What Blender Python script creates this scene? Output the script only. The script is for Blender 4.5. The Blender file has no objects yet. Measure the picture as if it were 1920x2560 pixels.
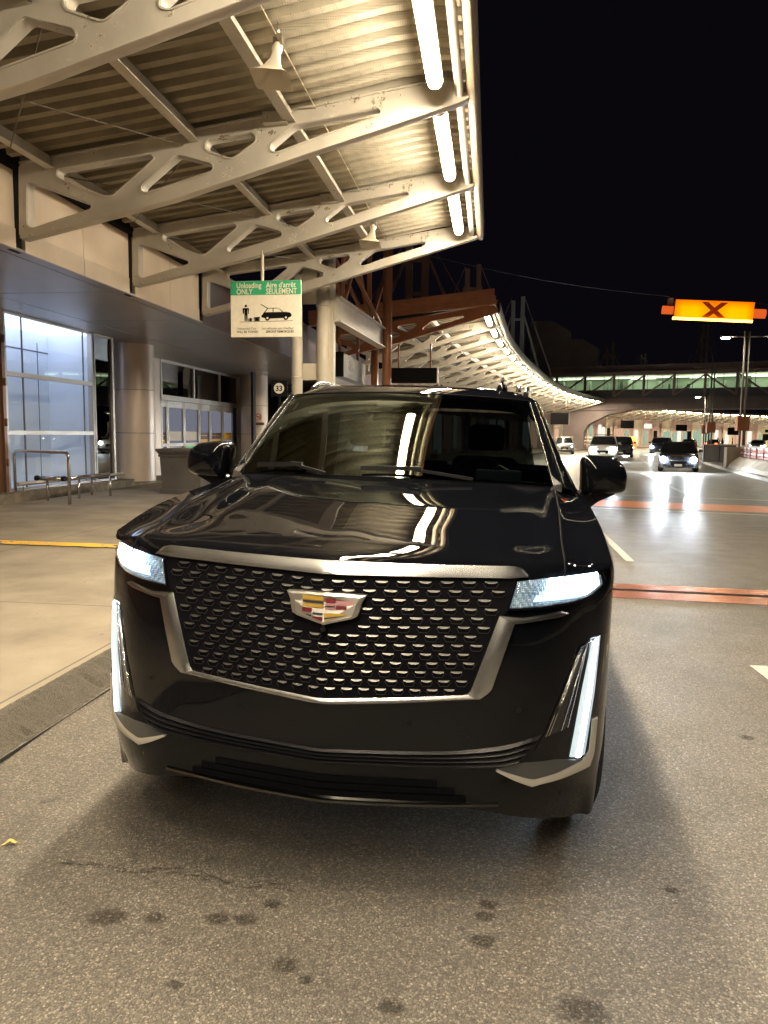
import bpy, bmesh, math, random
from math import sin, cos, pi, radians as R, sqrt, atan2, hypot
from mathutils import Vector, Matrix
random.seed(7)
S = bpy.context.scene
COL = S.collection

# ------------------------------------------------------------------ camera, world, exposure
cam_d = bpy.data.cameras.new("camera")
cam_d.sensor_fit = 'VERTICAL'
cam_d.sensor_height = 36.0
cam_d.lens = 26.72
cam_d.clip_start = 0.05
cam_d.clip_end = 3000
cam = bpy.data.objects.new("camera", cam_d)
COL.objects.link(cam)
PSI, TH, ROLL = R(7.8704), R(5.7934), R(0.6)
fwd = Vector((-sin(PSI)*cos(TH), cos(PSI)*cos(TH), -sin(TH)))
rgt = Vector((cos(PSI), sin(PSI), 0))
up = rgt.cross(fwd)
rgt2 = rgt*cos(ROLL) + up*sin(ROLL)
up2 = rgt2.cross(fwd)
cam.matrix_world = Matrix(((rgt2.x, up2.x, -fwd.x, 0.0), (rgt2.y, up2.y, -fwd.y, 0.0),
                           (rgt2.z, up2.z, -fwd.z, 1.65), (0, 0, 0, 1)))
S.camera = cam
W = bpy.data.worlds.new("World")
S.world = W
W.use_nodes = True
_bg = W.node_tree.nodes["Background"]
_sky = W.node_tree.nodes.new("ShaderNodeTexSky")
_sky.sky_type = 'NISHITA'
_sky.sun_disc = False
_sky.sun_elevation = R(-9)
_sky.sun_rotation = R(40)
_mixs = W.node_tree.nodes.new("ShaderNodeMixRGB")
_mixs.inputs[0].default_value = 0.93
W.node_tree.links.new(_sky.outputs[0], _mixs.inputs[1])
_mixs.inputs[2].default_value = (0.0085, 0.0070, 0.0115, 1)
W.node_tree.links.new(_mixs.outputs[0], _bg.inputs[0])
_bg.inputs[1].default_value = 0.12
S.view_settings.view_transform = 'Standard'
S.view_settings.look = 'None'
S.view_settings.gamma = 1
S.view_settings.exposure = 1.4
try:
    S.cycles.use_denoising = True
    S.cycles.denoiser = 'OPENIMAGEDENOISE'
    S.cycles.max_bounces = 6
    S.cycles.diffuse_bounces = 3
    S.cycles.glossy_bounces = 4
    S.cycles.transparent_max_bounces = 12
    S.cycles.sample_clamp_indirect = 6.0
    S.cycles.caustics_reflective = False
    S.cycles.caustics_refractive = False
except Exception:
    pass

# ------------------------------------------------------------------ materials
class NT:
    def __init__(s, m):
        s.t = m.node_tree
        s.b = s.t.nodes["Principled BSDF"]
    def n(s, typ, **kw):
        nd = s.t.nodes.new(typ)
        for k, v in kw.items():
            if k.startswith("i_"):
                nd.inputs[k[2:].replace("_", " ")].default_value = v
            else:
                setattr(nd, k, v)
        return nd
    def l(s, a, b):
        s.t.links.new(a, b)
    def coord(s, scale=(1, 1, 1), kind="Object"):
        tc = s.n("ShaderNodeTexCoord")
        mp = s.n("ShaderNodeMapping")
        mp.inputs["Scale"].default_value = scale
        s.l(tc.outputs[kind], mp.inputs[0])
        return mp.outputs[0]
    def noise(s, co, scale, detail=4, rough=.55):
        nd = s.n("ShaderNodeTexNoise")
        nd.inputs["Scale"].default_value = scale
        nd.inputs["Detail"].default_value = detail
        nd.inputs["Roughness"].default_value = rough
        s.l(co, nd.inputs["Vector"])
        return nd.outputs["Fac"]
    def ramp(s, fac, stops):
        nd = s.n("ShaderNodeValToRGB")
        e = nd.color_ramp.elements
        while len(e) < len(stops):
            e.new(0.5)
        for k, (p, c) in enumerate(stops):
            e[k].position = p
            e[k].color = (c, c, c, 1) if isinstance(c, (int, float)) else (*c, 1)
        s.l(fac, nd.inputs[0])
        return nd.outputs[0]
    def mix(s, f, a, b, mode='MIX'):
        nd = s.n("ShaderNodeMixRGB", blend_type=mode)
        for k, v in ((0, f), (1, a), (2, b)):
            if hasattr(v, "is_linked") or hasattr(v, "links"):
                s.l(v, nd.inputs[k])
            elif isinstance(v, (int, float)):
                nd.inputs[k].default_value = v if k == 0 else (v, v, v, 1)
            else:
                nd.inputs[k].default_value = (*v, 1)
        return nd.outputs[0]
    def math(s, op, a, b=0.0, c=None):
        nd = s.n("ShaderNodeMath", operation=op)
        for k, v in ((0, a), (1, b), (2, c)):
            if v is None: continue
            if isinstance(v, (int, float)): nd.inputs[k].default_value = v
            else: s.l(v, nd.inputs[k])
        return nd.outputs[0]
    def bump(s, h, strength=.3, dist=.01):
        nd = s.n("ShaderNodeBump")
        nd.inputs["Strength"].default_value = strength
        nd.inputs["Distance"].default_value = dist
        s.l(h, nd.inputs["Height"])
        s.l(nd.outputs[0], s.b.inputs["Normal"])

def mat(name, col=(.5, .5, .5), rough=.5, metal=0., emit=None, strength=1., coat=0., spec=None, dirt=0., dscale=3., rvar=0., bump=0., bscale=40., brushed=False):
    m = bpy.data.materials.new(name)
    m.use_nodes = True
    t = NT(m)
    b = t.b
    b.inputs["Base Color"].default_value = (*col, 1)
    b.inputs["Roughness"].default_value = rough
    b.inputs["Metallic"].default_value = metal
    if spec is None and max(col) < .06 and not metal and not coat: spec = .12
    if coat:
        b.inputs["Coat Weight"].default_value = coat
        b.inputs["Coat Roughness"].default_value = .02
    if spec is not None:
        b.inputs["Specular IOR Level"].default_value = spec
    if emit:
        b.inputs["Emission Color"].default_value = (*emit, 1)
        b.inputs["Emission Strength"].default_value = strength
    if dirt or rvar or bump:
        co = t.coord()
        n1 = t.noise(co, dscale, 6, .6)
        if dirt:
            dk = tuple(c*(1-dirt) for c in col)
            f = t.ramp(n1, [(.35, 0), (.7, 1)])
            t.l(t.mix(f, dk, col), b.inputs["Base Color"])
        if rvar:
            f = t.ramp(t.noise(co, dscale*2.3, 5), [(.3, max(0, rough-rvar)), (.7, min(1, rough+rvar))])
            t.l(f, b.inputs["Roughness"])
        if bump:
            t.bump(t.noise(co, bscale, 3), bump, .01)
    return m

M = {}
def glow(name, col, strength):
    m = bpy.data.materials.new(name); m.use_nodes = True
    n = m.node_tree.nodes; n.clear()
    e = n.new("ShaderNodeEmission"); o = n.new("ShaderNodeOutputMaterial")
    e.inputs[0].default_value = (*col, 1); e.inputs[1].default_value = strength
    m.node_tree.links.new(e.outputs[0], o.inputs[0])
    return m
def glass(name, tint, refl=1.0, rough=0.0, ior=1.5, fmin=0.0):
    """one sheet of glass: tinted see-through plus a mirror share that grows at grazing angles"""
    m = bpy.data.materials.new(name); m.use_nodes = True
    t = m.node_tree; n = t.nodes; n.clear()
    tr = n.new("ShaderNodeBsdfTransparent"); tr.inputs[0].default_value = (*tint, 1)
    gl = n.new("ShaderNodeBsdfGlossy"); gl.inputs["Roughness"].default_value = rough
    gl.inputs[0].default_value = (*refl, 1) if isinstance(refl, tuple) else (refl, refl, refl, 1)
    lw = n.new("ShaderNodeLayerWeight"); lw.inputs[0].default_value = .5
    pw = n.new("ShaderNodeMath"); pw.operation = 'POWER'; pw.inputs[1].default_value = 5.
    mx = n.new("ShaderNodeMixShader"); o = n.new("ShaderNodeOutputMaterial")
    f0 = ((ior-1)/(ior+1))**2*1.7+fmin
    ad = n.new("ShaderNodeMath"); ad.operation = 'MULTIPLY_ADD'
    ad.inputs[1].default_value = 1-f0; ad.inputs[2].default_value = f0; ad.use_clamp = True
    t.links.new(lw.outputs["Facing"], pw.inputs[0]); t.links.new(pw.outputs[0], ad.inputs[0]); t.links.new(ad.outputs[0], mx.inputs[0])
    t.links.new(tr.outputs[0], mx.inputs[1]); t.links.new(gl.outputs[0], mx.inputs[2])
    t.links.new(mx.outputs[0], o.inputs[0])
    return m

# ------------------------------------------------------------------ mesh helpers
class MB:
    def __init__(s):
        s.v = []; s.f = []; s.mi = []; s.sm = []
        s.cur = 0; s.smooth = False
    def add(s, vs, fs):
        o = len(s.v)
        s.v += [tuple(p) for p in vs]
        for f in fs:
            s.f.append(tuple(o+i for i in f)); s.mi.append(s.cur); s.sm.append(s.smooth)
        return s
    def box(s, x0, x1, y0, y1, z0, z1, rot=0, piv=None):
        vs = [(x, y, z) for z in (z0, z1) for y in (y0, y1) for x in (x0, x1)]
        if rot:
            px, py = piv or ((x0+x1)/2, (y0+y1)/2)
            vs = [(px+(x-px)*cos(rot)-(y-py)*sin(rot), py+(x-px)*sin(rot)+(y-py)*cos(rot), z) for x, y, z in vs]
        return s.add(vs, [(0, 2, 3, 1), (4, 5, 7, 6), (0, 1, 5, 4), (2, 6, 7, 3), (0, 4, 6, 2), (1, 3, 7, 5)])
    def bar(s, a, b, w, h=None, upv=(0, 0, 1)):
        h = h or w
        a, b = Vector(a), Vector(b); d = (b-a).normalized()
        u = Vector(upv)
        if abs(d.dot(u)) > .99: u = Vector((0, 1, 0))
        x = d.cross(u).normalized(); y = x.cross(d)
        vs = [p + x*i*w/2 + y*j*h/2 for p in (a, b) for j in (-1, 1) for i in (-1, 1)]
        return s.add(vs, [(0, 2, 3, 1), (4, 5, 7, 6), (0, 1, 5, 4), (2, 6, 7, 3), (0, 4, 6, 2), (1, 3, 7, 5)])
    def tube(s, pts, r, n=12, cap=True, r2=None):
        pts = [Vector(p) for p in pts]; k = len(pts); rings = []
        sm = s.smooth; s.smooth = True
        for i, p in enumerate(pts):
            d = (pts[min(i+1, k-1)] - pts[max(i-1, 0)]).normalized()
            u = Vector((0, 0, 1)) if abs(d.z) < .9 else Vector((0, 1, 0))
            x = d.cross(u).normalized(); y = x.cross(d)
            rr = r[i] if isinstance(r, (list, tuple)) else r
            rings.append([p + x*cos(2*pi*j/n)*rr + y*sin(2*pi*j/n)*(rr if r2 is None else r2) for j in range(n)])
        vs = [q for g in rings for q in g]
        s.add(vs, [(i*n+j, (i+1)*n+j, (i+1)*n+(j+1) % n, i*n+(j+1) % n) for i in range(k-1) for j in range(n)])
        s.smooth = False
        if cap:
            s.add(rings[0], [tuple(range(n))]); s.add(rings[-1], [tuple(reversed(range(n)))])
        s.smooth = sm
        return s
    def grid(s, rows, closed=False, flip=False):
        n = len(rows[0]); vs = [p for r in rows for p in r]; fs = []
        for i in range(len(rows)-1):
            for j in range(n if closed else n-1):
                a, b = i*n+j, i*n+(j+1) % n
                q = (a, b, b+n, a+n)
                fs.append(q[::-1] if flip else q)
        return s.add(vs, fs)
    def prism(s, poly, fn, caps=True):
        """poly: list of 2D points; fn(x, y, k) gives the 3D point of side k = 0 / 1"""
        n = len(poly)
        vs = [fn(x, y, 0) for x, y in poly] + [fn(x, y, 1) for x, y in poly]
        fs = [(i, (i+1) % n, n+(i+1) % n, n+i) for i in range(n)]
        if caps: fs += [tuple(reversed(range(n))), tuple(range(n, 2*n))]
        return s.add(vs, fs)
    def build(s, name, mats, parent=None, bevel=0., loc=None, auto=None, fixn=True):
        me = bpy.data.meshes.new(name)
        me.from_pydata([tuple(p) for p in s.v], [], s.f)
        for m in (mats if isinstance(mats, (list, tuple)) else [mats]):
            me.materials.append(M[m] if isinstance(m, str) else m)
        for p, mi, sm in zip(me.polygons, s.mi, s.sm):
            p.material_index = mi; p.use_smooth = sm
        if fixn:
            bm = bmesh.new(); bm.from_mesh(me)
            bmesh.ops.remove_doubles(bm, verts=bm.verts, dist=1e-5)
            bmesh.ops.recalc_face_normals(bm, faces=bm.faces)
            if auto:
                for e in bm.edges:
                    if len(e.link_faces) == 2 and e.calc_face_angle(0) > R(auto): e.smooth = False
            bm.to_mesh(me); bm.free()
        me.update()
        o = bpy.data.objects.new(name, me)
        COL.objects.link(o)
        if parent is not None: o.parent = parent
        if loc is not None: o.location = loc
        if bevel:
            b = o.modifiers.new("bevel", 'BEVEL'); b.width = bevel; b.segments = 2
            b.limit_method = 'ANGLE'; b.angle_limit = R(40)
        return o

def tag(o, label=None, cat=None, group=None, kind=None):
    if label: o["label"] = label
    if cat: o["category"] = cat
    if group: o["group"] = group
    if kind: o["kind"] = kind
    return o
def empty(name, loc=(0, 0, 0), rot=(0, 0, 0), **kw):
    o = bpy.data.objects.new(name, None)
    COL.objects.link(o); o.location = loc; o.rotation_euler = rot
    o.empty_display_size = .1
    return tag(o, **kw)
def copy_tree(o, parent=None):
    c = o.copy(); COL.objects.link(c)
    if parent is not None: c.parent = parent
    for ch in [x for x in bpy.data.objects if x.parent == o]:
        copy_tree(ch, c)
    return c
def text_mb(txt, size, fn, depth_fn=None, align='LEFT', bold=0.0, space=1.0):
    """lettering as flat mesh faces; fn(x, y) gives the 3D point"""
    cu = bpy.data.curves.new("lettering", 'FONT'); cu.body = txt; cu.size = size
    cu.align_x = align; cu.offset = bold; cu.space_character = space; cu.resolution_u = 3
    ob = bpy.data.objects.new("lettering", cu); COL.objects.link(ob)
    me = bpy.data.meshes.new_from_object(ob.evaluated_get(bpy.context.evaluated_depsgraph_get()))
    vs = [fn(v.co.x, v.co.y) for v in me.vertices]; fs = [tuple(p.vertices) for p in me.polygons]
    bpy.data.objects.remove(ob); bpy.data.curves.remove(cu); bpy.data.meshes.remove(me)
    return vs, fs
def rpoly(pts, r, n=5):
    """polygon with rounded corners"""
    out = []; k = len(pts)
    for i in range(k):
        p0, p, p1 = Vector(pts[i-1]), Vector(pts[i]), Vector(pts[(i+1) % k])
        a, b = (p0-p), (p1-p); rr = min(r, a.length*.45, b.length*.45)
        A, B = p + a.normalized()*rr, p + b.normalized()*rr
        for j in range(n+1):
            t = j/n
            q = A*(1-t)**2 + p*2*t*(1-t) + B*t*t
            out.append((q.x, q.y))
    return out
def interp(xs, ys, x):
    """monotone cubic table lookup"""
    n = len(xs); x = min(max(x, xs[0]), xs[-1]); i = 0
    while i < n-2 and x > xs[i+1]: i += 1
    d = [(ys[k+1]-ys[k])/(xs[k+1]-xs[k]) for k in range(n-1)]
    def m(k):
        if k == 0: return d[0]
        if k == n-1: return d[-1]
        return 0 if d[k-1]*d[k] <= 0 else 2*d[k-1]*d[k]/(d[k-1]+d[k])
    h = xs[i+1]-xs[i]; t = (x-xs[i])/h
    return (2*t**3-3*t*t+1)*ys[i]+(t**3-2*t*t+t)*h*m(i)+(-2*t**3+3*t*t)*ys[i+1]+(t**3-t*t)*h*m(i+1)
def lerp(a, b, t): return a+(b-a)*t
def sst(a, b, x):
    t = min(max((x-a)/(b-a), 0), 1); return t*t*(3-2*t)
# ------------------------------------------------------------------ setting materials
def m_asphalt():
    m = bpy.data.materials.new("asphalt"); m.use_nodes = True
    t = NT(m); co = t.coord()
    v = t.n("ShaderNodeTexVoronoi"); v.inputs["Scale"].default_value = 165; t.l(co, v.inputs["Vector"])
    v2 = t.n("ShaderNodeTexVoronoi"); v2.inputs["Scale"].default_value = 88; t.l(co, v2.inputs["Vector"])
    sep = t.n("ShaderNodeSeparateColor"); t.l(v.outputs["Color"], sep.inputs[0])
    sep2 = t.n("ShaderNodeSeparateColor"); t.l(v2.outputs["Color"], sep2.inputs[0])
    stone = t.ramp(sep.outputs[0], [(0.0, (.126, .113, .096)), (.45, (.176, .158, .133)), (.78, (.246, .219, .184)), (.97, (.42, .38, .315))])
    edge = t.ramp(v.outputs["Distance"], [(.0, 1.), (.55, .70)])
    c = t.mix(1.0, stone, edge, 'MULTIPLY')
    chip = t.ramp(sep2.outputs[1], [(.90, 0), (.93, 1)])
    near = t.ramp(v2.outputs["Distance"], [(.28, 1), (.42, 0)])
    c = t.mix(t.math('MULTIPLY', chip, near), c, (.44, .405, .345))
    big = t.ramp(t.noise(co, .55, 6, .62), [(.3, .62), (.72, 1.16)])
    c = t.mix(1.0, c, big, 'MULTIPLY')
    c = t.mix(1.0, c, t.ramp(t.noise(co, 48, 3, .7), [(.36, .70), (.64, 1.22)]), 'MULTIPLY')
    st = t.ramp(t.noise(co, 6.5, 3, .5), [(.66, 1.0), (.74, .5)])
    c = t.mix(.8, c, st, 'MULTIPLY')
    t.l(c, t.b.inputs["Base Color"])
    # the lanes past the joint are worn smooth
    px = t.n("ShaderNodeSeparateXYZ"); t.l(co, px.inputs[0])
    far = t.ramp(t.math('MULTIPLY', px.outputs[1], .02), [(.16, 0.), (.36, 1.)])
    rg = t.mix(far, .52, .29)
    rg = t.mix(.35, rg, t.ramp(t.noise(co, 3.0, 5), [(.3, .28), (.7, .60)]))
    t.l(rg, t.b.inputs["Roughness"])
    h = t.math('MULTIPLY_ADD', v.outputs["Distance"], -1.0, t.math('MULTIPLY', t.noise(co, 300, 2), .5))
    b = t.n("ShaderNodeBump"); t.l(h, b.inputs["Height"]); b.inputs["Distance"].default_value = .004
    t.l(t.mix(far, .85, .16), b.inputs["Strength"]); t.l(b.outputs[0], t.b.inputs["Normal"])
    t.b.inputs["Specular IOR Level"].default_value = .5
    return m
def m_concrete(name, col, joints=None, rough=.8, speck=.12):
    m = bpy.data.materials.new(name); m.use_nodes = True
    t = NT(m); co = t.coord()
    dk = tuple(c*.62 for c in col); lt = tuple(min(1, c*1.2) for c in col)
    c = t.mix(t.ramp(t.noise(co, 1.1, 7, .62), [(.28, 0), (.72, 1)]), dk, lt)
    c = t.mix(speck, c, t.ramp(t.noise(co, 190, 2, .5), [(.35, .1), (.65, 1.)]), 'MULTIPLY')
    spots = t.ramp(t.noise(co, 9, 2, .4), [(.70, 1), (.76, .55)])
    c = t.mix(.7, c, spots, 'MULTIPLY')
    if joints:
        xy = t.n("ShaderNodeSeparateXYZ"); t.l(co, xy.inputs[0])
        for ax, per, off, wd in joints:
            q = t.math('ABSOLUTE', t.math('SUBTRACT', t.math('FRACT', t.math('MULTIPLY_ADD', xy.outputs[ax], 1/per, off)), .5))
            ln = t.ramp(q, [(wd/per*.5, .25), (wd/per*.9, 1.)])
            c = t.mix(1., c, ln, 'MULTIPLY')
    t.l(c, t.b.inputs["Base Color"])
    t.b.inputs["Roughness"].default_value = rough
    t.bump(t.noise(co, 120, 4), .25, .004)
    return m
def m_flaky(name, col, under=(.30, .25, .18), amount=.66, rough=.42, flake=9.):
    """painted steel with lifted, peeling flakes and soft grime"""
    m = bpy.data.materials.new(name); m.use_nodes = True
    t = NT(m); co = t.coord()
    g = t.mix(t.ramp(t.noise(co, 1.6, 6, .6), [(.3, 0), (.7, 1)]), tuple(c*.78 for c in col), col)
    n = t.noise(co, flake, 5, .72); n2 = t.noise(co, 1.1, 2, .5)
    k = t.math('MULTIPLY', n, t.math('MULTIPLY_ADD', n2, .9, .55))
    f = t.ramp(k, [(amount, 0), (amount+.012, 1)])
    e = t.ramp(k, [(amount-.03, 0), (amount-.012, 1), (amount, 1), (amount+.01, 0)])
    c = t.mix(f, g, under)
    c = t.mix(t.math('MULTIPLY', e, .5), c, (.85, .80, .68))
    t.l(c, t.b.inputs["Base Color"])
    t.b.inputs["Roughness"].default_value = rough
    t.bump(t.math('MULTIPLY_ADD', f, -1.0, t.math('MULTIPLY', e, 1.2)), .6, .006)
    return m
def m_deck():
    """painted roof sheet; the outer strip is perforated, the inner part carries painted shade"""
    m = bpy.data.materials.new("deck_sheet"); m.use_nodes = True
    t = NT(m); co = t.coord()
    c = t.mix(t.ramp(t.noise(co, 2.2, 6, .65), [(.32, 0), (.7, 1)]), (.40, .37, .29), (.56, .51, .41))
    deck_shade = t.mix(t.ramp(t.noise(co, 2.2, 6, .65), [(.32, 0), (.7, 1)]), (.19, .16, .105), (.29, .245, .17))  # shade over the unlit inner deck is put into this darker colour
    xy = t.n("ShaderNodeSeparateXYZ"); t.l(co, xy.inputs[0])
    v = t.n("ShaderNodeTexVoronoi"); v.inputs["Scale"].default_value = 38; v.inputs["Randomness"].default_value = 0.12
    t.l(co, v.inputs["Vector"])
    hole = t.ramp(v.outputs["Distance"], [(.20, .45), (.30, 1.)])
    outer = t.ramp(t.math('MULTIPLY_ADD', xy.outputs[0], .1, 1.), [(.755, 0), (.765, 1)])
    c = t.mix(outer, deck_shade, t.mix(1., c, hole, 'MULTIPLY'))
    rust = t.ramp(t.noise(t.coord((1.5, 7, 1)), 3.1, 4, .7), [(.70, 0), (.73, 1)])
    c = t.mix(t.math('MULTIPLY', rust, .8), c, (.16, .11, .06))
    t.l(c, t.b.inputs["Base Color"]); t.b.inputs["Roughness"].default_value = .55
    return m

M["asphalt"] = m_asphalt()
M["sidewalk"] = m_concrete("sidewalk_concrete", (.31, .265, .205), [(1, 3.10, .515, .012), (0, 3.4, .29, .012)])
M["kerb"] = m_concrete("kerb_concrete", (.13, .115, .092), None, .9, .85)
M["kerb_far"] = m_concrete("kerb_light", (.34, .31, .26), None, .8)
M["barrier"] = m_concrete("barrier_concrete", (.33, .28, .22), [(1, 2.4, .1, .03)], .8)
M["planter"] = m_concrete("planter_concrete", (.13, .115, .10), None, .85)
M["earth"] = mat("plinth_stone", (.26, .22, .17), .85, dirt=.5, dscale=6)
M["yellow_paint"] = m_flaky("yellow_line_paint", (.95, .56, .04), (.12, .10, .08), .60, .6, 5.)
M["white_paint"] = m_flaky("worn_white_paint", (.66, .63, .56), (.15, .14, .12), .62, .5, 11.)
M["orange_band"] = m_flaky("flecked_orange_band", (1., .29, .055), (.40, .17, .08), .66, .28, 3.)
M["steel_sign_glow"] = mat("joint_steel_glow", (.74, .25, .11), .26, .7, dirt=.25, dscale=2)  # orange reflection of the amber light is put into the steel's colour
M["black_gap"] = mat("black_gap", (.01, .01, .01), .8)
M["truss"] = m_flaky("cream_steel_paint", (.56, .52, .45), (.24, .19, .13), .645, .42, 8.)
M["truss_brown"] = m_flaky("brown_steel_paint", (.50, .21, .10), (.14, .06, .03), .80)
M["brown"] = mat("brown_paint", (.50, .22, .10), .38, .0, coat=.4, dirt=.25)
M["cream"] = mat("cream_paint", (.62, .56, .45), .42, dirt=.15)
M["deck"] = m_deck()
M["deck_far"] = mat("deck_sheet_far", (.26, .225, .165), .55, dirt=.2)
M["rod"] = mat("dark_rod", (.14, .11, .08), .5)
M["roof_top"] = mat("roof_membrane", (.12, .12, .12), .8)
M["pipe"] = mat("pipe_paint", (.60, .53, .40), .28, .1, dirt=.2, dscale=8)
M["fascia"] = mat("edge_fascia", (.42, .34, .24), .35, .2, dirt=.35, dscale=5)
M["tube"] = glow("lamp_tube", (1., .845, .61), 185.0)
M["tube_side"] = glow("lamp_diffuser_side", (1., .84, .59), 41.0)
M["housing"] = mat("lamp_housing", (.50, .44, .33), .5)
M["panel"] = mat("beige_wall_panel", (.78, .66, .53), .38, .0, dirt=.16, dscale=.9, coat=.15)
M["soffit"] = mat("grey_soffit", (.34, .32, .325), .34, .3, dirt=.15, dscale=1.3)
M["dark"] = mat("dark_cavity", (.03, .028, .026), .9)
M["mullion"] = mat("aluminium_frame", (.50, .46, .42), .35, .5, dirt=.1)
M["mull_brown"] = mat("bronze_frame", (.17, .085, .05), .4, .3)
M["column"] = mat("column_cladding", (.80, .67, .55), .32, .2, dirt=.1, dscale=1.5)
M["stainless"] = mat("stainless_tube", (.66, .63, .60), .22, 1., rvar=.06, dscale=12)
M["black_plastic"] = mat("black_plastic", (.015, .015, .017), .45)
M["room_white"] = mat("frosted_lining", (.74, .79, .86), .5)
M["ceiling_glow"] = glow("room_ceiling_glow", (.72, .80, 1.0), 1.5)
M["win_glass"] = glass("window_glass", (.92, .95, .98), 1., 0., 1.5)
M["dark_glass"] = glass("dark_glass", (.10, .12, .13), 1., 0., 1.55)
M["dark_wall"] = mat("dark_interior", (.05, .05, .055), .7)
M["lav_glow"] = glow("frosted_door_glow", (.40, .41, .52), .15)
M["green_glow"] = glow("green_lit_floor", (.25, .75, .35), .3)
M["pink_wall"] = mat("vestibule_side", (.50, .36, .32), .45)
M["sticker_brown"] = mat("brown_band", (.10, .035, .02), .5)
M["sticker_yellow"] = mat("yellow_band", (.75, .45, .05), .5)
M["paper"] = mat("white_notice", (.70, .66, .58), .6)
M["white"] = mat("white_face", (.86, .80, .66), .45, dirt=.1, dscale=14)
M["sign_green"] = mat("sign_green", (.035, .42, .20), .45, dirt=.12, dscale=9)
M["sign_black"] = mat("sign_black", (.006, .006, .006), .6, spec=.08)
M["sign_grey"] = mat("sign_box_grey", (.055, .053, .05), .4, .1, spec=.2)
M["letter_grey"] = mat("pale_lettering", (.62, .58, .5), .5)
M["red"] = mat("red_mark", (.6, .05, .03), .5)
M["brick"] = mat("dark_concrete_block", (.60, .59, .57), .8, dirt=.2, dscale=.2)
M["bridge"] = mat("bridge_steel", (.34, .25, .21), .5, dirt=.2, dscale=.8)
M["bridge_conc"] = mat("bridge_concrete", (.26, .21, .20), .75, dirt=.25, dscale=.6)
M["bridge_glass"] = glass("bridge_glass", (.80, .92, .85), 1., 0., 1.45)
M["bridge_in"] = mat("bridge_lining", (.50, .53, .44), .6)
M["bridge_lamp"] = glow("bridge_ceiling", (.96, 1., .74), 1.6)
M["orange_lit"] = glow("amber_sign_face", (1., .40, .0), 1.1)
M["yellow_lit"] = glow("amber_sign_hot", (1., .60, .01), 1.5)
M["amber_tube"] = glow("amber_tube", (1., .46, .055), 4.5)
M["amber_dim"] = glow("amber_lamp_side", (.85, .13, .02), .35)
M["x_mark"] = mat("cross_mark", (.30, .03, .01), .6, emit=(.40, .04, .003), strength=.12)
M["mast"] = mat("mast_steel", (.22, .19, .16), .6)
M["room_hot"] = glow("room_pendant_glow", (.9, .95, 1.), 6.)
M["lamp_added"] = glow("added_lamp", (1., .84, .74), 340.)
M["lamp_far"] = glow("street_lamp_far", (1., .93, .72), 140.)
M["wire"] = mat("wire", (.06, .06, .07), .6)
M["rail_red"] = mat("fence_board_red", (.30, .08, .06), .6, dirt=.3)
M["rail_pale"] = mat("fence_board_pale", (.50, .42, .36), .6, dirt=.3)
M["leafy"] = mat("dry_leaf", (.55, .40, .10), .7)
M["util"] = mat("utility_grey", (.16, .16, .17), .6, dirt=.2)

# ------------------------------------------------------------------ edge curve of the canopies (plan)
EDGE = [(-.30, -14), (-.30, 17.3), (-.14, 22.0), (.18, 27.5), (.39, 31), (.84, 37), (1.77, 45), (2.95, 53), (4.4, 62), (5.95, 70),
        (7.7, 77.7), (9.95, 86), (12.9, 95), (17.5, 107), (24, 120), (33, 134), (45, 148), (60, 161), (78, 172)]
_dense = []
for i in range(len(EDGE)-1):
    p0, p1 = EDGE[max(i-1, 0)], EDGE[i]
    p2, p3 = EDGE[i+1], EDGE[min(i+2, len(EDGE)-1)]
    for k in range(12):
        t = k/12
        q = [.5*((2*p1[a]) + (-p0[a]+p2[a])*t + (2*p0[a]-5*p1[a]+4*p2[a]-p3[a])*t*t + (-p0[a]+3*p1[a]-3*p2[a]+p3[a])*t**3) for a in (0, 1)]
        _dense.append(q)
_dense.append(list(EDGE[-1]))
_cum = [0]
for a, b in zip(_dense, _dense[1:]): _cum.append(_cum[-1]+hypot(b[0]-a[0], b[1]-a[1]))
def edge_at(s):
    s = min(max(s, 0), _cum[-1]-1e-6); i = 0
    lo, hi = 0, len(_cum)-1
    while hi-lo > 1:
        m_ = (lo+hi)//2
        if _cum[m_] <= s: lo = m_
        else: hi = m_
    t = (s-_cum[lo])/(_cum[lo+1]-_cum[lo])
    a, b = _dense[lo], _dense[lo+1]
    x, y = lerp(a[0], b[0], t), lerp(a[1], b[1], t)
    a2, b2 = _dense[max(lo-2, 0)], _dense[min(lo+3, len(_dense)-1)]
    dx, dy = b2[0]-a2[0], b2[1]-a2[1]; L = hypot(dx, dy)
    return x, y, dx/L, dy/L
def s_of_y(yy):
    lo, hi = 0, _cum[-1]
    for _ in range(50):
        m_ = (lo+hi)/2
        if edge_at(m_)[1] < yy: lo = m_
        else: hi = m_
    return lo
def off_pt(s, d, z):
    """point d metres inward (towards the terminal) of the canopy edge"""
    x, y, tx, ty = edge_at(s)
    return (x-ty*d, y+tx*d, z)

# ------------------------------------------------------------------ ground
b = MB()
b.add([(-900, -900, -.001), (1200, -900, -.001), (1200, 1500, -.001), (-900, 1500, -.001)], [(0, 1, 2, 3)])
road = tag(b.build("road", "asphalt", fixn=False), kind="structure")

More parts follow.
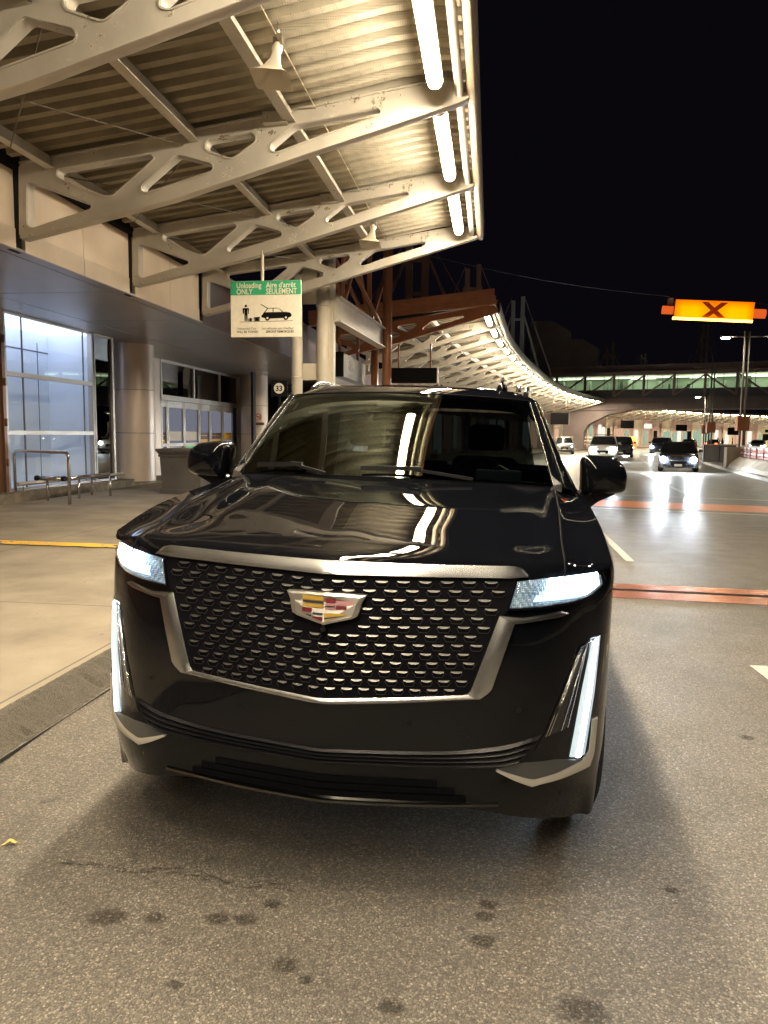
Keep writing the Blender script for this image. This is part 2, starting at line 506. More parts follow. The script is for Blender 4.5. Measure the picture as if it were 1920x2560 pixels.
s0, s1 = 0.0, _cum[-1]
N = 150
sl = [lerp(s0, s1, k/N) for k in range(N+1)]
b = MB()
b.grid([[off_pt(s, 11.8, .135) for s in sl], [off_pt(s, 8., .132) for s in sl], [off_pt(s, 5., .13) for s in sl], [off_pt(s, 2.31, .13) for s in sl]])
tag(b.build("pavement", "sidewalk"), kind="structure")
b = MB(); rnd = random.Random(3)
sk = [s0 + (s_of_y(14)-s0)*k/700 for k in range(701)] + [lerp(s_of_y(14), s1, k/160) for k in range(1, 161)]
rows = []
for j, (d, z) in enumerate([(2.315, .131), (2.27, .122), (2.20, .07), (2.14, .012), (2.11, .003), (2.10, -.01)]):
    rr = []
    for k, s in enumerate(sk):
        w = (sin(s*5.1)+sin(s*13.7+1)+sin(s*31+2))*.004 + rnd.uniform(-.010, .010)
        rr.append(off_pt(s, d + (w if 0 < j < 5 else w*.4 if j == 0 else 0), z + (rnd.uniform(-.010, .010) if 0 < j < 4 else 0)))
    rows.append(rr)
b.grid(rows)
tag(b.build("kerb", "kerb"), kind="structure")
# gutter seam at the foot of the kerb
b = MB()
ss = [lerp(s0, s_of_y(27), k/200) for k in range(201)]
b.grid([[off_pt(s, 2.09+.008*sin(s*3), .0035) for s in ss], [off_pt(s, 2.072+.010*sin(s*4.3), .0035) for s in ss]])
tag(b.build("gutter_seam", "black_gap"), kind="structure")

# yellow line across the pavement with a tar crack beside it
b = MB()
b.add([(-8.6, 9.36, .1345), (-2.66, 9.30, .1345), (-2.66, 9.60, .1345), (-8.6, 9.70, .1345)], [(0, 1, 2, 3)])
tag(b.build("yellow_line", "yellow_paint", fixn=False), kind="structure")
b = MB()
pts = [(-8.6+k*.12, 9.335-.01*k*.1+.012*sin(k*1.7)+rnd.uniform(-.012, .012)) for k in range(50)]
b.grid([[(x, y-.018-.012*abs(sin(x*5)), .1385) for x, y in pts], [(x, y+.014, .1385) for x, y in pts]])
tag(b.build("pavement_crack", "black_gap"), kind="structure")

# steel joint across the road
def band(y0a, y0b, w0, w1, xa, xb, z, m, name):
    b = MB(); n = 24
    lo = [(lerp(xa, xb, k/n), lerp(y0a, y0b, k/n), z) for k in range(n+1)]
    hi = [(x, y+lerp(w0, w1, k/n), z) for k, (x, y, _) in enumerate(lo)]
    b.grid([lo, hi]); return tag(b.build(name, m, fixn=False), kind="structure")
def jy(x): return 8.86-.058*x
XA, XB = -2.38, 13.
band(jy(XA)-.30, jy(XB)-.30, .30, .30, XA, XB, .0045, "steel_sign_glow", "road_joint_plate")
band(jy(XA)-.41, jy(XB)-.41, .10, .10, XA, XB, .0035, "black_gap", "road_joint_gap")
band(jy(XA)-.80, jy(XB)-.80, .38, .38, XA, XB, .0045, "steel_sign_glow", "road_joint_plate")
# orange band across the road with white edge lines
def oy(x): return 19.35-.235*x
band(oy(-2.3), oy(14)+.1, 1.95, 1.8, -2.3, 14., .0040, "orange_band", "orange_road_band")
band(oy(-2.3)-.72, oy(14)-.62, .20, .20, -2.3, 14., .0040, "white_paint", "band_edge_line")
band(oy(-2.3)+3.9, oy(14)+3.9, .22, .22, -2.3, 14., .0040, "white_paint", "band_edge_line")
def stripe(a, c, w, name="lane_marking"):
    b = MB(); n = 10; d = Vector((c[0]-a[0], c[1]-a[1])).normalized(); nx, ny = -d.y*w/2, d.x*w/2
    L = [(lerp(a[0], c[0], k/n)+nx, lerp(a[1], c[1], k/n)+ny, .0078) for k in range(n+1)]
    Q = [(lerp(a[0], c[0], k/n)-nx, lerp(a[1], c[1], k/n)-ny, .0078) for k in range(n+1)]
    b.grid([L, Q]); tag(b.build(name, "white_paint", fixn=False), kind="structure")
stripe((1.95, 15.0), (1.89, 10.4), .11)
stripe((6.95, 36.5), (5.67, 22.3), .13)
stripe((11.4, 60), (9.6, 48), .15); stripe((17., 80), (14.4, 71), .15)
stripe((5.0, 30.), (5.5, 33.), .1)
stripe((1.97, 5.72), (1.99, 5.3), .12)
stripe((2.25, 5.5), (2.3, 4.3), .10)

# right-hand kerb and raised island
RK = [(9.3, -30), (9.4, 10), (9.8, 22), (10.6, 30.9), (12.1, 41.8), (13.6, 51), (15.4, 59.5), (19.5, 72), (25, 86), (33, 102), (45, 120), (60, 135), (90, 155)]
b = MB()
b.grid([[(x+60, y-20, .14) for x, y in RK], [(x+.35, y, .14) for x, y in RK]])
tag(b.build("island", "asphalt"), kind="structure")
b = MB()
b.grid([[(x+.36, y, .142) for x, y in RK], [(x+.02, y, .142) for x, y in RK], [(x, y, .0) for x, y in RK]])
tag(b.build("island_kerb", "kerb_far"), kind="structure")

# oil stains and a wet tyre streak on the asphalt, a dry leaf
M["stain"] = mat("oil_stain", (.060, .052, .043), .5)
def blob(x, y, r, z=.0035, name="oil_stain", sq=.8):
    b = MB(); pts = [(x+cos(a)*r*(1+.3*sin(a*3+x*9)+.2*sin(a*7+y*5)), y+sin(a)*r*sq*(1+.25*sin(a*4+x))) for a in [2*pi*k/22 for k in range(22)]]
    b.add([(px, py, z) for px, py in pts], [tuple(range(22))])
    return tag(b.build(name, "stain_soft", fixn=False), kind="structure")
def m_stain():
    m = bpy.data.materials.new("soft_stain"); m.use_nodes = True
    t = NT(m); co = t.coord()
    t.b.inputs["Base Color"].default_value = (.04, .034, .026, 1); t.b.inputs["Roughness"].default_value = .45
    g = t.coord((1, 1, 1), "Generated")
    gr = t.n("ShaderNodeVectorMath", operation='DISTANCE'); t.l(g, gr.inputs[0]); gr.inputs[1].default_value = (.5, .5, 0)
    xy = t.n("ShaderNodeSeparateXYZ"); t.l(g, xy.inputs[0])
    cx = t.math('SUBTRACT', xy.outputs[0], .5); cy = t.math('SUBTRACT', xy.outputs[1], .5)
    d = t.math('SQRT', t.math('ADD', t.math('MULTIPLY', cx, cx), t.math('MULTIPLY', cy, cy)))
    e = t.math('ADD', d, t.math('MULTIPLY_ADD', t.noise(co, 28, 4), .3, -.15))
    a = t.ramp(e, [(.22, .50), (.42, 0)])
    v = t.n("ShaderNodeTexVoronoi"); v.inputs["Scale"].default_value = 125; t.l(co, v.inputs["Vector"])
    sp = t.n("ShaderNodeSeparateColor"); t.l(v.outputs["Color"], sp.inputs[0])
    a = t.math('MULTIPLY', a, t.ramp(sp.outputs[0], [(.80, 1), (.95, .35)]))
    t.l(a, t.b.inputs["Alpha"]); return m
M["stain_soft"] = m_stain()
for x, y, r in [(-.87, 2.34, .055), (-.78, 2.35, .05), (-.72, 2.445, .04), (-.60, 2.15, .062), (.01, 2.36, .055), (.02, 2.49, .045), (.03, 2.56, .04), (-.89, 2.02, .035), (-.24, 2.03, .05),
                (.29, 2.10, .09), (-1.27, 2.29, .085), (-1.1, 2.31, .05), (-.52, 2.1, .03), (.70, 2.75, .035), (1.45, 4.3, .05), (1.32, 3.1, .04), (.55, 1.95, .06), (-.35, 1.9, .03), (.9, 2.3, .03), (-1.5, 1.9, .05)]:
    blob(x, y, r)
b = MB(); 
for o_ in (0, .028):
    pts = [(-1.60+k*.006, 2.565+o_*(1 if k > 60 else .6)+.010*sin(k*.10)+.004*sin(k*.43)+rnd.uniform(-.0025, .0025)-.035*sst(95, 115, k)) for k in range(158)]
    for k in range(0, 157):
        if rnd.random() < (.45 if k < 60 else .75) and (k//9) % 4 != (1 if o_ else 3):
            (xa, ya), (xb, yb) = pts[k], pts[k+1]; w = rnd.uniform(.0012, .0055)
            b.add([(xa, ya-w, .003), (xb+.004, yb-w*.8, .003), (xb+.004, yb+w*.8, .003), (xa, ya+w, .003)], [(0, 1, 2, 3)])
tag(b.build("tyre_streak", "stain", fixn=False), kind="structure")
b = MB(); b.smooth = True
lf = [(0, 0), (.018, .012), (.03, .006), (.045, .018), (.036, .028), (.04, .042), (.02, .036), (.006, .03), (-.006, .014), (-.03, .002)]
b.add([(-1.88+x*.85, 2.65+y*.85, .008+.012*sin(x*60+y*40)) for x, y in lf]+[(-1.868, 2.666, .014)], [(k, (k+1) % 10, 10) for k in range(10)])
tag(b.build("fallen_leaf", "leafy"), "small dry yellow leaf lying alone on the asphalt in the left foreground", "leaf")

# ------------------------------------------------------------------ truss profile (distance from the canopy edge, height)
OUT = [(-6.32, 5.365), (-6.35, 4.34), (-5.43, 4.535), (-4.06, 4.83), (-2.04, 5.395), (-1.22, 5.62), (-.13, 5.925), (-.02, 6.0), (-.04, 6.13), (-.35, 6.19),
       (-.65, 6.143), (-1.36, 6.04), (-2.04, 5.935), (-2.86, 5.825), (-4.28, 5.625)]
HOLES = [[(-6.21, 5.11), (-6.11, 5.11), (-5.26, 4.80), (-5.255, 4.735), (-6.16, 4.49), (-6.22, 4.53)],
         [(-5.75, 5.20), (-5.74, 5.275), (-4.37, 5.43), (-4.32, 5.37), (-4.93, 4.905), (-5.05, 4.895), (-5.72, 5.15)],
         [(-3.99, 5.41), (-3.50, 5.27), (-3.49, 5.18), (-4.46, 4.92), (-4.52, 4.95), (-4.50, 5.02)],
         [(-3.59, 5.52), (-3.56, 5.575), (-2.95, 5.65), (-2.89, 5.60), (-2.90, 5.53), (-3.20, 5.335), (-3.26, 5.335), (-3.58, 5.45)],
         [(-2.36, 5.72), (-2.04, 5.765), (-1.24, 5.885), (-1.20, 5.835), (-1.23, 5.785), (-2.04, 5.56), (-2.60, 5.385), (-2.685, 5.41), (-2.68, 5.48)]]
def truss_mesh(name, m, th=.15):
    cu = bpy.data.curves.new("outline", 'CURVE'); cu.dimensions = '2D'; cu.fill_mode = 'BOTH'
    cu.extrude = th/2; cu.bevel_depth = .008; cu.bevel_resolution = 1
    for lp in [rpoly(OUT, .07, 4)] + [rpoly(h, .05, 4) for h in HOLES]:
        sp_ = cu.splines.new('POLY'); sp_.points.add(len(lp)-1); sp_.use_cyclic_u = True
        for p_, (x, z) in zip(sp_.points, lp): p_.co = (x, z, 0, 1)
    ob = bpy.data.objects.new("outline", cu); COL.objects.link(ob)
    m0 = bpy.data.meshes.new_from_object(ob.evaluated_get(bpy.context.evaluated_depsgraph_get()))
    bm = bmesh.new(); bm.from_mesh(m0)
    bpy.data.objects.remove(ob); bpy.data.curves.remove(cu); bpy.data.meshes.remove(m0)
    for v in bm.verts: v.co = Vector((v.co.x, -v.co.z, v.co.y))
    # raised lips round every opening
    for lp in [rpoly(h, .05, 4) for h in HOLES]:
        n = len(lp); c = Vector((sum(p[0] for p in lp)/n, sum(p[1] for p in lp)/n))
        for sgn in (-1, 1):
            R0, R1 = [], []
            for i in range(n):
                p0, p, p1 = Vector(lp[i-1]), Vector(lp[i]), Vector(lp[(i+1) % n])
                d = (p1-p0).normalized(); nn = Vector((d.y, -d.x))
                if nn.dot(c-p) > 0: nn = -nn
                R0.append(p+nn*.002); R1.append(p+nn*.020)
            y1, y0 = sgn*(th/2+.022), sgn*(th/2)
            rings = [[bm.verts.new((q.x, y, q.y)) for q in Rr] for Rr, y in ((R0, y0), (R0, y1), (R1, y1), (R1, y0))]
            for a_, b_ in zip(rings, rings[1:]):
                for i in range(n): bm.faces.new((a_[i], a_[(i+1) % n], b_[(i+1) % n], b_[i]))
    tp = [(-6.30, 5.366)] + list(reversed(OUT[10:])) + [(-.36, 6.191)]
    for (xa, za), (xb, zb) in zip(tp, tp[1:]):
        vs = [bm.verts.new(q) for q in [(xa, -th/2-.035, za), (xb, -th/2-.035, zb), (xb, th/2+.035, zb), (xa, th/2+.035, za),
                                        (xa, -th/2-.035, za+.025), (xb, -th/2-.035, zb+.025), (xb, th/2+.035, zb+.025), (xa, th/2+.035, za+.025)]]
        for f in ((0, 1, 2, 3), (7, 6, 5, 4), (0, 4, 5, 1), (2, 6, 7, 3), (1, 5, 6, 2), (3, 7, 4, 0)): bm.faces.new([vs[i] for i in f])
    bmesh.ops.recalc_face_normals(bm, faces=bm.faces)
    me = bpy.data.meshes.new(name); bm.to_mesh(me); bm.free(); me.materials.append(M[m]); return me
TR = truss_mesh("truss", "truss"); TRB = truss_mesh("truss_brown", "truss_brown")
def deck_z(d):
    """height of the roof sheet above a point d metres inward"""
    return interp([0, .35, 2.04, 4.28, 6.35], [6.175, 6.215, 5.965, 5.655, 5.395], d) + .03
def deck_mesh(sa, sb, per, parent, name="roof_deck", dd=(.02, .35, .9, 1.6, 2.3, 3.1, 4.2, 5.3, 6.35), dep=.095, sub=None, dm="deck"):
    b = MB(); cols = []; n = int(round((sb-sa)/per)); per = (sb-sa)/n
    for k in range(n):
        s = sa+k*per
        for f, h in ((0, 0), (.40, 0), (.47, dep), (.93, dep)): cols.append((s+f*per, h))
    cols.append((sb, 0))
    b.grid([[off_pt(s, d, deck_z(d)+h) for d in dd] for s, h in cols])
    b.cur = 1
    m_ = 40
    top = [[off_pt(lerp(sa, sb, k/m_), d, deck_z(d)+.19) for d in (0, .35, 2.3, 4.2, 6.5)] for k in range(m_+1)]
    b.grid(top)
    return b.build(name, [dm, "roof_top"], parent, fixn=False)
def beam_along(name, sa, sb, d0, d1, z0, z1, m, parent, n=1, dark=None):
    b = MB(); q = [lerp(sa, sb, k/n) for k in range(n+1)]
    b.grid([[off_pt(s, d0, z0) for s in q], [off_pt(s, d1, z0) for s in q], [off_pt(s, d1, z1) for s in q], [off_pt(s, d0, z1) for s in q], [off_pt(s, d0, z0) for s in q]])
    for s, fl in ((sa, 0), (sb, 1)):
        b.add([off_pt(s, d0, z0), off_pt(s, d1, z0), off_pt(s, d1, z1), off_pt(s, d0, z1)], [(0, 1, 2, 3)])
    return b.build(name, m, parent)

FIX = [(-.085, .09), (-.085, .03), (-.07, -.015), (-.035, -.045), (.035, -.045), (.07, -.015), (.085, .03), (.085, .09)]
def light_fixture(sa, sb, d, z, label, group, seg=1):
    """strip luminaire: bright lens below, dim diffuser sides, painted housing above"""
    x, y, tx, ty = edge_at((sa+sb)/2)
    e = empty("strip_light", off_pt((sa+sb)/2, d, z), label=label, cat="strip light", group=group)
    P = lambda s, a, h: tuple(Vector(off_pt(s, d-a, z+h))-Vector(e.location))
    q = [lerp(sa, sb, k/seg) for k in range(seg+1)]
    b = MB()
    b.cur = 1; b.grid([[P(s, *p) for s in q] for p in FIX[1:4]])
    b.cur = 0; b.grid([[P(s, *p) for s in q] for p in FIX[2:6]])
    b.cur = 1; b.grid([[P(s, *p) for s in q] for p in FIX[4:7]])
    for s in (sa, sb): b.add([P(s, *p) for p in FIX[1:7]], [tuple(range(6))])
    b.build("diffuser", ["tube", "tube_side"], e, fixn=False)
    b = MB()
    for s, t_ in ((sa-.03, sa), (sb, sb+.03)):
        b.grid([[P(u, a*1.12, h*1.12) for u in (s, t_)] for a, h in FIX], closed=False)
        b.add([P(s if s < sa else t_, a*1.12, h*1.12) for a, h in FIX], [tuple(range(8))])
    H = [(-.10, .035), (-.10, .11), (.10, .11), (.10, .035)]
    b.grid([[P(s, *p) for s in q] for p in H])
    for s in (sa, sb): b.add([P(s, *p) for p in H], [(0, 1, 2, 3)])
    b.build("housing", "housing", e, fixn=False)
    return e

NTH = "first second third fourth fifth sixth seventh eighth ninth tenth eleventh twelfth thirteenth fourteenth fifteenth sixteenth seventeenth eighteenth nineteenth twentieth".split()
NTH += ["twenty-"+q for q in NTH[:9]]
# ------------------------------------------------------------------ near canopy
S0 = s_of_y(.02); SP = 3.44
can = empty("entrance_canopy", (0, 0, 0), label="cream steel canopy with cut-out trusses and corrugated roof above the big black car", cat="canopy", group="canopies over the kerb")
kk = list(range(-3, 6))
for k in kk:
    o = bpy.data.objects.new("truss", TR); COL.objects.link(o); o.parent = can
    x, y, tx, ty = edge_at(S0+k*SP)
    o.location = (x, y, 0)
SA, SB = S0-3*SP-.08, S0+5*SP+.02
deck_mesh(SA, SB, .30, can)
for k in kk[:-1]:
    a, c = S0+k*SP+.10, S0+(k+1)*SP-.10
    for d, w, zt in ((3.75, .11, .0), (2.42, .13, .0), (5.86, .11, .0)):
        z = deck_z(d)-.035
        ph = .15
        o = beam_along("purlin", a, c, d-.025, d+.025, z-ph, z, "truss", can)
        o2 = beam_along("purlin_flange", a, c, d-w*.5-.02, d+w*.5, z-ph-.012, z-ph, "truss", o)
    b = MB()
    b.tube([off_pt(a, 5.9, 5.28), off_pt(c, 3.9, 5.52)], .009, 6); b.tube([off_pt(a, 3.9, 5.50), off_pt(c-.8, 5.9, 5.28)], .009, 6)
    b.build("brace_rod", "rod", can)
    # hanging bracket plate beside the purlin
    b = MB(); p = off_pt(c, 2.6, 5.80)
    b.box(p[0]-.16, p[0]+.16, p[1]-.10, p[1]+.04, 5.72, 5.86); b.build("gusset", "truss", can)
b = MB(); b.tube([off_pt(SA, 2.08, 5.915), off_pt(SB, 2.08, 5.915)], .008, 6); b.build("conduit", "pipe", can)
b = MB(); b.tube([off_pt(SA, .20, 6.02), off_pt(SB, .20, 6.02)], .055, 16); b.build("rain_pipe", "pipe", can)
b = MB(); b.smooth = True
prof = [(.12, 6.20), (.10, 6.0), (.06, 5.93), (.0, 5.91), (-.035, 5.95), (-.05, 6.03), (-.05, 6.30), (-.02, 6.36), (.1, 6.37)]
b.grid([[off_pt(s, d, z) for s in (SA, SB)] for d, z in prof])
b.build("edge_gutter", "fascia", can, auto=50)
M["orange_glow_line"] = mat("orange_cable", (.9, .25, .03), .5, emit=(1., .25, .03), strength=.5)  # a glow is put into the cable's colour though it is no lamp
b = MB(); b.tube([off_pt(SA, -.052, 5.985), off_pt(SB-3*SP, -.052, 5.985)], .006, 6); b.build("orange_cable", "orange_glow_line", can)
for k in kk:
    b = MB(); p = off_pt(S0+k*SP, 0, 0)
    b.grid([[(p[0]-d*1.12+.004, p[1]+q, (z-6.1)*1.05+6.1) for q in (-.03, .03)] for d, z in prof[:-1]])
    b.build("gutter_clip", "fascia", can)
for k in kk[:-1]:
    where = {3: "strip light along the canopy edge between the second and third trusses in view", 4: "farthest strip light of the near canopy, above the green unloading sign's truss bay",
             2: "longest bright strip light at the top of the picture by the canopy edge"}.get(k)
    light_fixture(S0+k*SP+.31, S0+k*SP+2.93, .47, 5.945, where or "near canopy strip light out of view overhead, "+NTH[1-k]+" back from the topmost one seen", "strip lights of the near canopy")

def horn(x, y, z, label):
    e = empty("horn_speaker", (x, y, z), label=label, cat="loudspeaker", group="horn loudspeakers under the canopy")
    b = MB(); b.box(-.05, .05, -.05, .05, -.06, .05); b.build("bracket", "stainless", e)
    b = MB(); b.tube([(0, 0, .05), (-.02, .02, .26)], .01, 8); b.build("hanger_rod", "stainless", e)
    b = MB(); b.smooth = True
    ax = Vector((-.05, -.10, -.42)).normalized(); u = ax.cross(Vector((0, 1, 0))).normalized(); v = ax.cross(u)
    rows = []
    for t, r, p in [(0, .03, 2), (.04, .055, 2), (.10, .058, 2), (.14, .045, 2.5), (.22, .055, 4), (.32, .09, 7), (.40, .145, 9), (.44, .20, 10), (.445, .207, 10), (.43, .19, 10), (.34, .09, 7), (.2, .03, 4)]:
        rows.append([tuple(ax*t + u*r*(abs(cos(a))**(2/p)*(1 if cos(a) > 0 else -1)) + v*r*.82*(abs(sin(a))**(2/p)*(1 if sin(a) > 0 else -1))) for a in [2*pi*k/32 for k in range(32)]])
    b.grid(rows, closed=True); b.build("horn", M["horn_white"], e, auto=35)
    return e
M["horn_white"] = mat("ivory_plastic", (.66, .61, .50), .45)
horn(-2.33, 8.30, 5.80, "ivory horn loudspeaker hanging under the canopy between the nearest trusses")
horn(-2.33, 15.0, 5.72, "smaller-looking far horn loudspeaker just above the last cream truss")

# ------------------------------------------------------------------ terminal building
bld = empty("terminal_building", (0, 0, 0), label="terminal building with beige upper panels, grey soffit and tall lit windows", cat="building")
b = MB()
b.box(-7.2, -6.80, -14, 17.4, 4.25, 6.6); b.box(-6.84, -6.72, -14, 17.4, 5.33, 5.40)
b.build("upper_wall", "dark", bld)
for k in range(-4, 5):
    y = .02+k*SP
    for a, c in ((y+.13, y+1.75), (y+1.765, y+3.35)):
        b = MB(); b.box(-6.82, -6.72, a, c, 4.50, 5.29); b.box(-6.82, -6.708, a, c, 4.215, 4.497)
        b.build("wall_panel", "panel", bld, bevel=.006)
    b = MB(); b.box(-6.83, -6.76, y-.12, y+.12, 4.2, 5.4); b.build("panel_gap", "dark", bld)
# soffit panels, in two rows
b = MB(); b.box(-12, -6.86, -14, 60, 4.241, 4.5); b.build("soffit_backing", "dark", bld)
for k in range(-4, 17):
    y = -.35+k*SP
    for x0, x1 in ((-6.715, -6.94), (-6.965, -9.34), (-9.368, -11.8)):
        b = MB(); b.box(x1, x0, y+.014, y+SP-.014, 4.205, 4.24); b.build("soffit_panel", "soffit", bld)
b = MB(); b.box(-6.75, -6.70, 17.35, 60, 4.2, 5.6); b.build("upper_wall_far", "bridge_conc", bld)
XF = -10.3
# stone plinth under the windows
b = MB(); b.box(-10.9, -9.93, 12.0, 20.3, .12, .34); b.box(-12., -9.97, 20.0, 24.6, .12, .20)
b.build("plinth", "earth", bld, bevel=.01)
def window_bay(y0, y1, seams, glassm, z0=.40, z1=4.15, trans=(1.615, 2.88), fm="mullion"):
    fr = MB()
    fr.box(XF-.08, XF+.06, y0-.055, y0+.055, z0-.08, 4.2); fr.box(XF-.08, XF+.06, y1-.055, y1+.055, z0-.08, 4.2)
    fr.box(XF-.06, XF+.05, y0+.055, y1-.055, z0-.08, z0); fr.box(XF-.06, XF+.05, y0+.055, y1-.055, z1, 4.2)
    for z in trans: fr.box(XF-.06, XF+.05, y0+.055, y1-.055, z-.05, z+.05)
    f = fr.build("window", fm, bld, bevel=.006)
    g = MB(); g.box(XF-.010, XF-.002, y0+.055, y1-.055, z0, z1); g.build("pane", glassm, f)
    for s in seams:
        q = MB(); q.box(XF-.03, XF+.002, s-.012, s+.012, z0, z1); q.build("mullion", "util", f)
    return f
window_bay(15.1, 18.76, (15.82, 18.38), "win_glass")
window_bay(18.80, 19.80, (), "dark_glass", trans=())
b = MB(); b.box(XF-.1, XF+.1, 14.93, 15.03, .3, 4.2); b.box(XF-.1, XF+.03, -14, 14.93, .13, 4.2); b.build("brown_wall", "mull_brown", bld)
b = MB()
for z in (.9, 1.75, 2.6, 3.5): b.tube([(XF+.12, 14.98, z), (XF+.12, 14.98, z+.16)], .022, 10)
b.build("hinge", "mull_brown", bld)
# bright room behind the tall window
b = MB()
b.cur = 0
b.box(-11.62, -11.55, 14.6, 19.0, .3, 4.14)            # frosted lining close behind the glass
b.box(-11.5, -10.42, 14.55, 14.62, .3, 4.25); b.box(-11.6, -10.42, 18.84, 18.9, .3, 4.25); b.box(-11.6, -10.42, 14.6, 18.9, .28, .36)
b.box(-13.6, -13.5, 14.6, 19.0, .3, 4.8)
b.build("room_wall", "room_white", bld)
b = MB(); b.box(-13.5, -10.42, 14.62, 18.84, 4.14, 4.18); b.build("room_ceiling", "ceiling_glow", bld)  # plain ceiling made to glow so that it lights the room
b = MB(); b.tube([(-11.1, 16.0, 3.70), (-11.1, 16.0, 3.82)], [.13, .10], 16); b.build("room_pendant", "room_hot", bld)
b = MB()
for s in (15.82, 18.36): b.box(-11.55, -11.54, s-.01, s+.01, .36, 3.9)
b.box(-11.55, -11.54, 14.62, 18.84, 3.66, 3.69); b.build("lining_seam", "util", bld)
b = MB(); b.box(-12.2, -10.5, 18.85, 19.85, .3, .4); b.box(-12.2, -12.1, 18.9, 20, .3, 4.3); b.build("dark_room", "dark_wall", bld)
# round columns
def column(cx, cy, r, flat=True):
    b = MB(); b.smooth = True
    zs = [.15, 1.62, 1.635, 2.88, 2.895, 4.21]
    for z0, z1 in ((.15, 1.622), (1.637, 2.877), (2.892, 4.215)):
        b.grid([[(cx+r*cos(a), cy+r*sin(a), z) for a in [2*pi*k/48 for k in range(48)]] for z in (z0, z1)], closed=True)
    b.smooth = False
    o = b.build("column", "column", bld)
    q = MB(); q.tube([(cx, cy, .14), (cx, cy, 4.21)], r-.02, 32); q.build("column_joint", "util", o)
    q = MB(); q.box(cx-1.0, cx+.05, cy+.48, cy+.85, .15, 1.622); q.box(cx-1.0, cx+.05, cy+.48, cy+.85, 1.637, 2.877); q.box(cx-1.0, cx+.05, cy+.48, cy+.85, 2.892, 4.215)
    q.build("pilaster", "column", o)
    q = MB(); q.tube([(cx, cy, .13), (cx, cy, .22)], r+.03, 40); q.build("column_base", "kerb_far", o)
column(-10.52, 21.55, .60)
column(-10.50, 33.2, .60)
# no-smoking sticker on the far column
b = MB()
cx_, cy_, cz_ = -10.17, 32.63, 2.38
Ud = Vector((.85, .53, 0)); 
P = lambda x, y, o=.0: tuple(Vector((cx_, cy_, cz_)) + Ud*x + Vector((0, 0, y)) + Vector((.53, -.85, 0))*(.06+o))
b.cur = 0; b.add([P(-.16, -.16), P(.16, -.16), P(.16, .16), P(-.16, .16)], [(0, 1, 2, 3)])
b.cur = 1
ring = [(cos(2*pi*k/24), sin(2*pi*k/24)) for k in range(24)]
b.grid([[P(x*.15, y*.15, .003) for x, y in ring], [P(x*.115, y*.115, .003) for x, y in ring]], closed=True)
b.add([P(-.10, .075, .003), P(-.075, .10, .003), P(.10, -.075, .003), P(.075, -.10, .003)], [(0, 1, 2, 3)])
b.cur = 2; b.add([P(-.09, -.02, .002), P(.09, -.02, .002), P(.09, .02, .002), P(-.09, .02, .002)], [(0, 1, 2, 3)])
b.add([P(-.27, -.36, .002), P(.27, -.36, .002), P(.27, -.24, .002), P(-.27, -.24, .002)], [(0, 1, 2, 3)])
tag(b.build("no_smoking_sticker", ["column", "red", "sticker_brown"], fixn=False), "round red no-smoking sticker with a dark strip below it on the far column", "sticker")
# door recess
XD = -11.5
b = MB(); b.box(XD-.3, XD+.05, 22.3, 25.55, .13, 4.2); b.build("recess_wall", "column", bld)
b = MB(); b.box(XD-.1, XD+1.2, 34.0, 34.1, .13, 4.2); b.build("recess_side", "pink_wall", bld)
b = MB(); b.box(XD-.05, XD+.05, 34.1, 60, .13, 4.2); b.build("far_wall", "dark_wall", bld)
b = MB(); b.box(-9.95, -9.85, 31.0, 31.35, .13, 4.2); b.build("dark_post", "dark_wall", bld)
tr = MB(); tr.box(XD-.05, XD+.08, 25.5, 34.0, 2.80, 2.98); tr.box(XD-.05, XD+.08, 25.5, 34.0, 4.12, 4.2)
for y in (25.56, 28.55, 31.4, 33.95): tr.box(XD-.05, XD+.07, y-.06, y+.06, 2.98, 4.12)
f = tr.build("transom_window", "mullion", bld)
for a, c in ((25.62, 28.49), (28.61, 31.34), (31.46, 33.89)):
    q = MB(); q.box(XD-.01, XD, a, c, 2.98, 4.12); q.build("pane", "dark_glass", f)
ed = [25.5, 26.05, 27.55, 29.05, 30.25, 31.75, 33.1]
for i, (a, c) in enumerate(zip(ed, ed[1:])):
    d = MB(); w = .11
    d.box(XD-.03, XD+.06, a+.01, a+w, .15, 2.79); d.box(XD-.03, XD+.06, c-w, c-.01, .15, 2.79)
    d.box(XD-.03, XD+.05, a+w, c-w, 2.55, 2.79); d.box(XD-.03, XD+.05, a+w, c-w, .15, .30); d.box(XD-.03, XD+.05, a+w, c-w, 1.15, 1.27)
    f = d.build("door", "mullion", bld)
    q = MB(); q.box(XD-.02, XD-.012, a+w, c-w, 1.27, 2.55); q.build("pane", "lav_glow", f)
    q = MB(); q.box(XD-.02, XD-.012, a+w, c-w, .30, 1.15); q.build("pane", "green_glow" if i == 2 else "lav_glow" if i in (0, 3) else "room_white", f)
    q = MB()
    if i in (3, 4, 0): 
        q.cur = 0; q.box(XD-.01, XD-.004, a+w, c-w, 1.42, 1.66); q.cur = 1; q.box(XD-.01, XD-.004, a+w, c-w, 1.28, 1.40)
        q.cur = 2
        for t in (.2, .35, .5, .65, .8): q.box(XD-.003, XD-.001, lerp(a+w, c-w, t)-.04, lerp(a+w, c-w, t)+.04, 1.53, 1.56)
    elif i in (1, 2): q.cur = 2; q.box(XD-.01, XD-.004, a+w+.05, c-w-.05, 1.36, 1.70)
    else: q.cur = 1; q.box(XD-.01, XD-.004, a+w+.05, c-w-.05, 1.36, 1.68)
    q.build("door_sticker", ["sticker_brown", "sticker_yellow", "paper"], f)

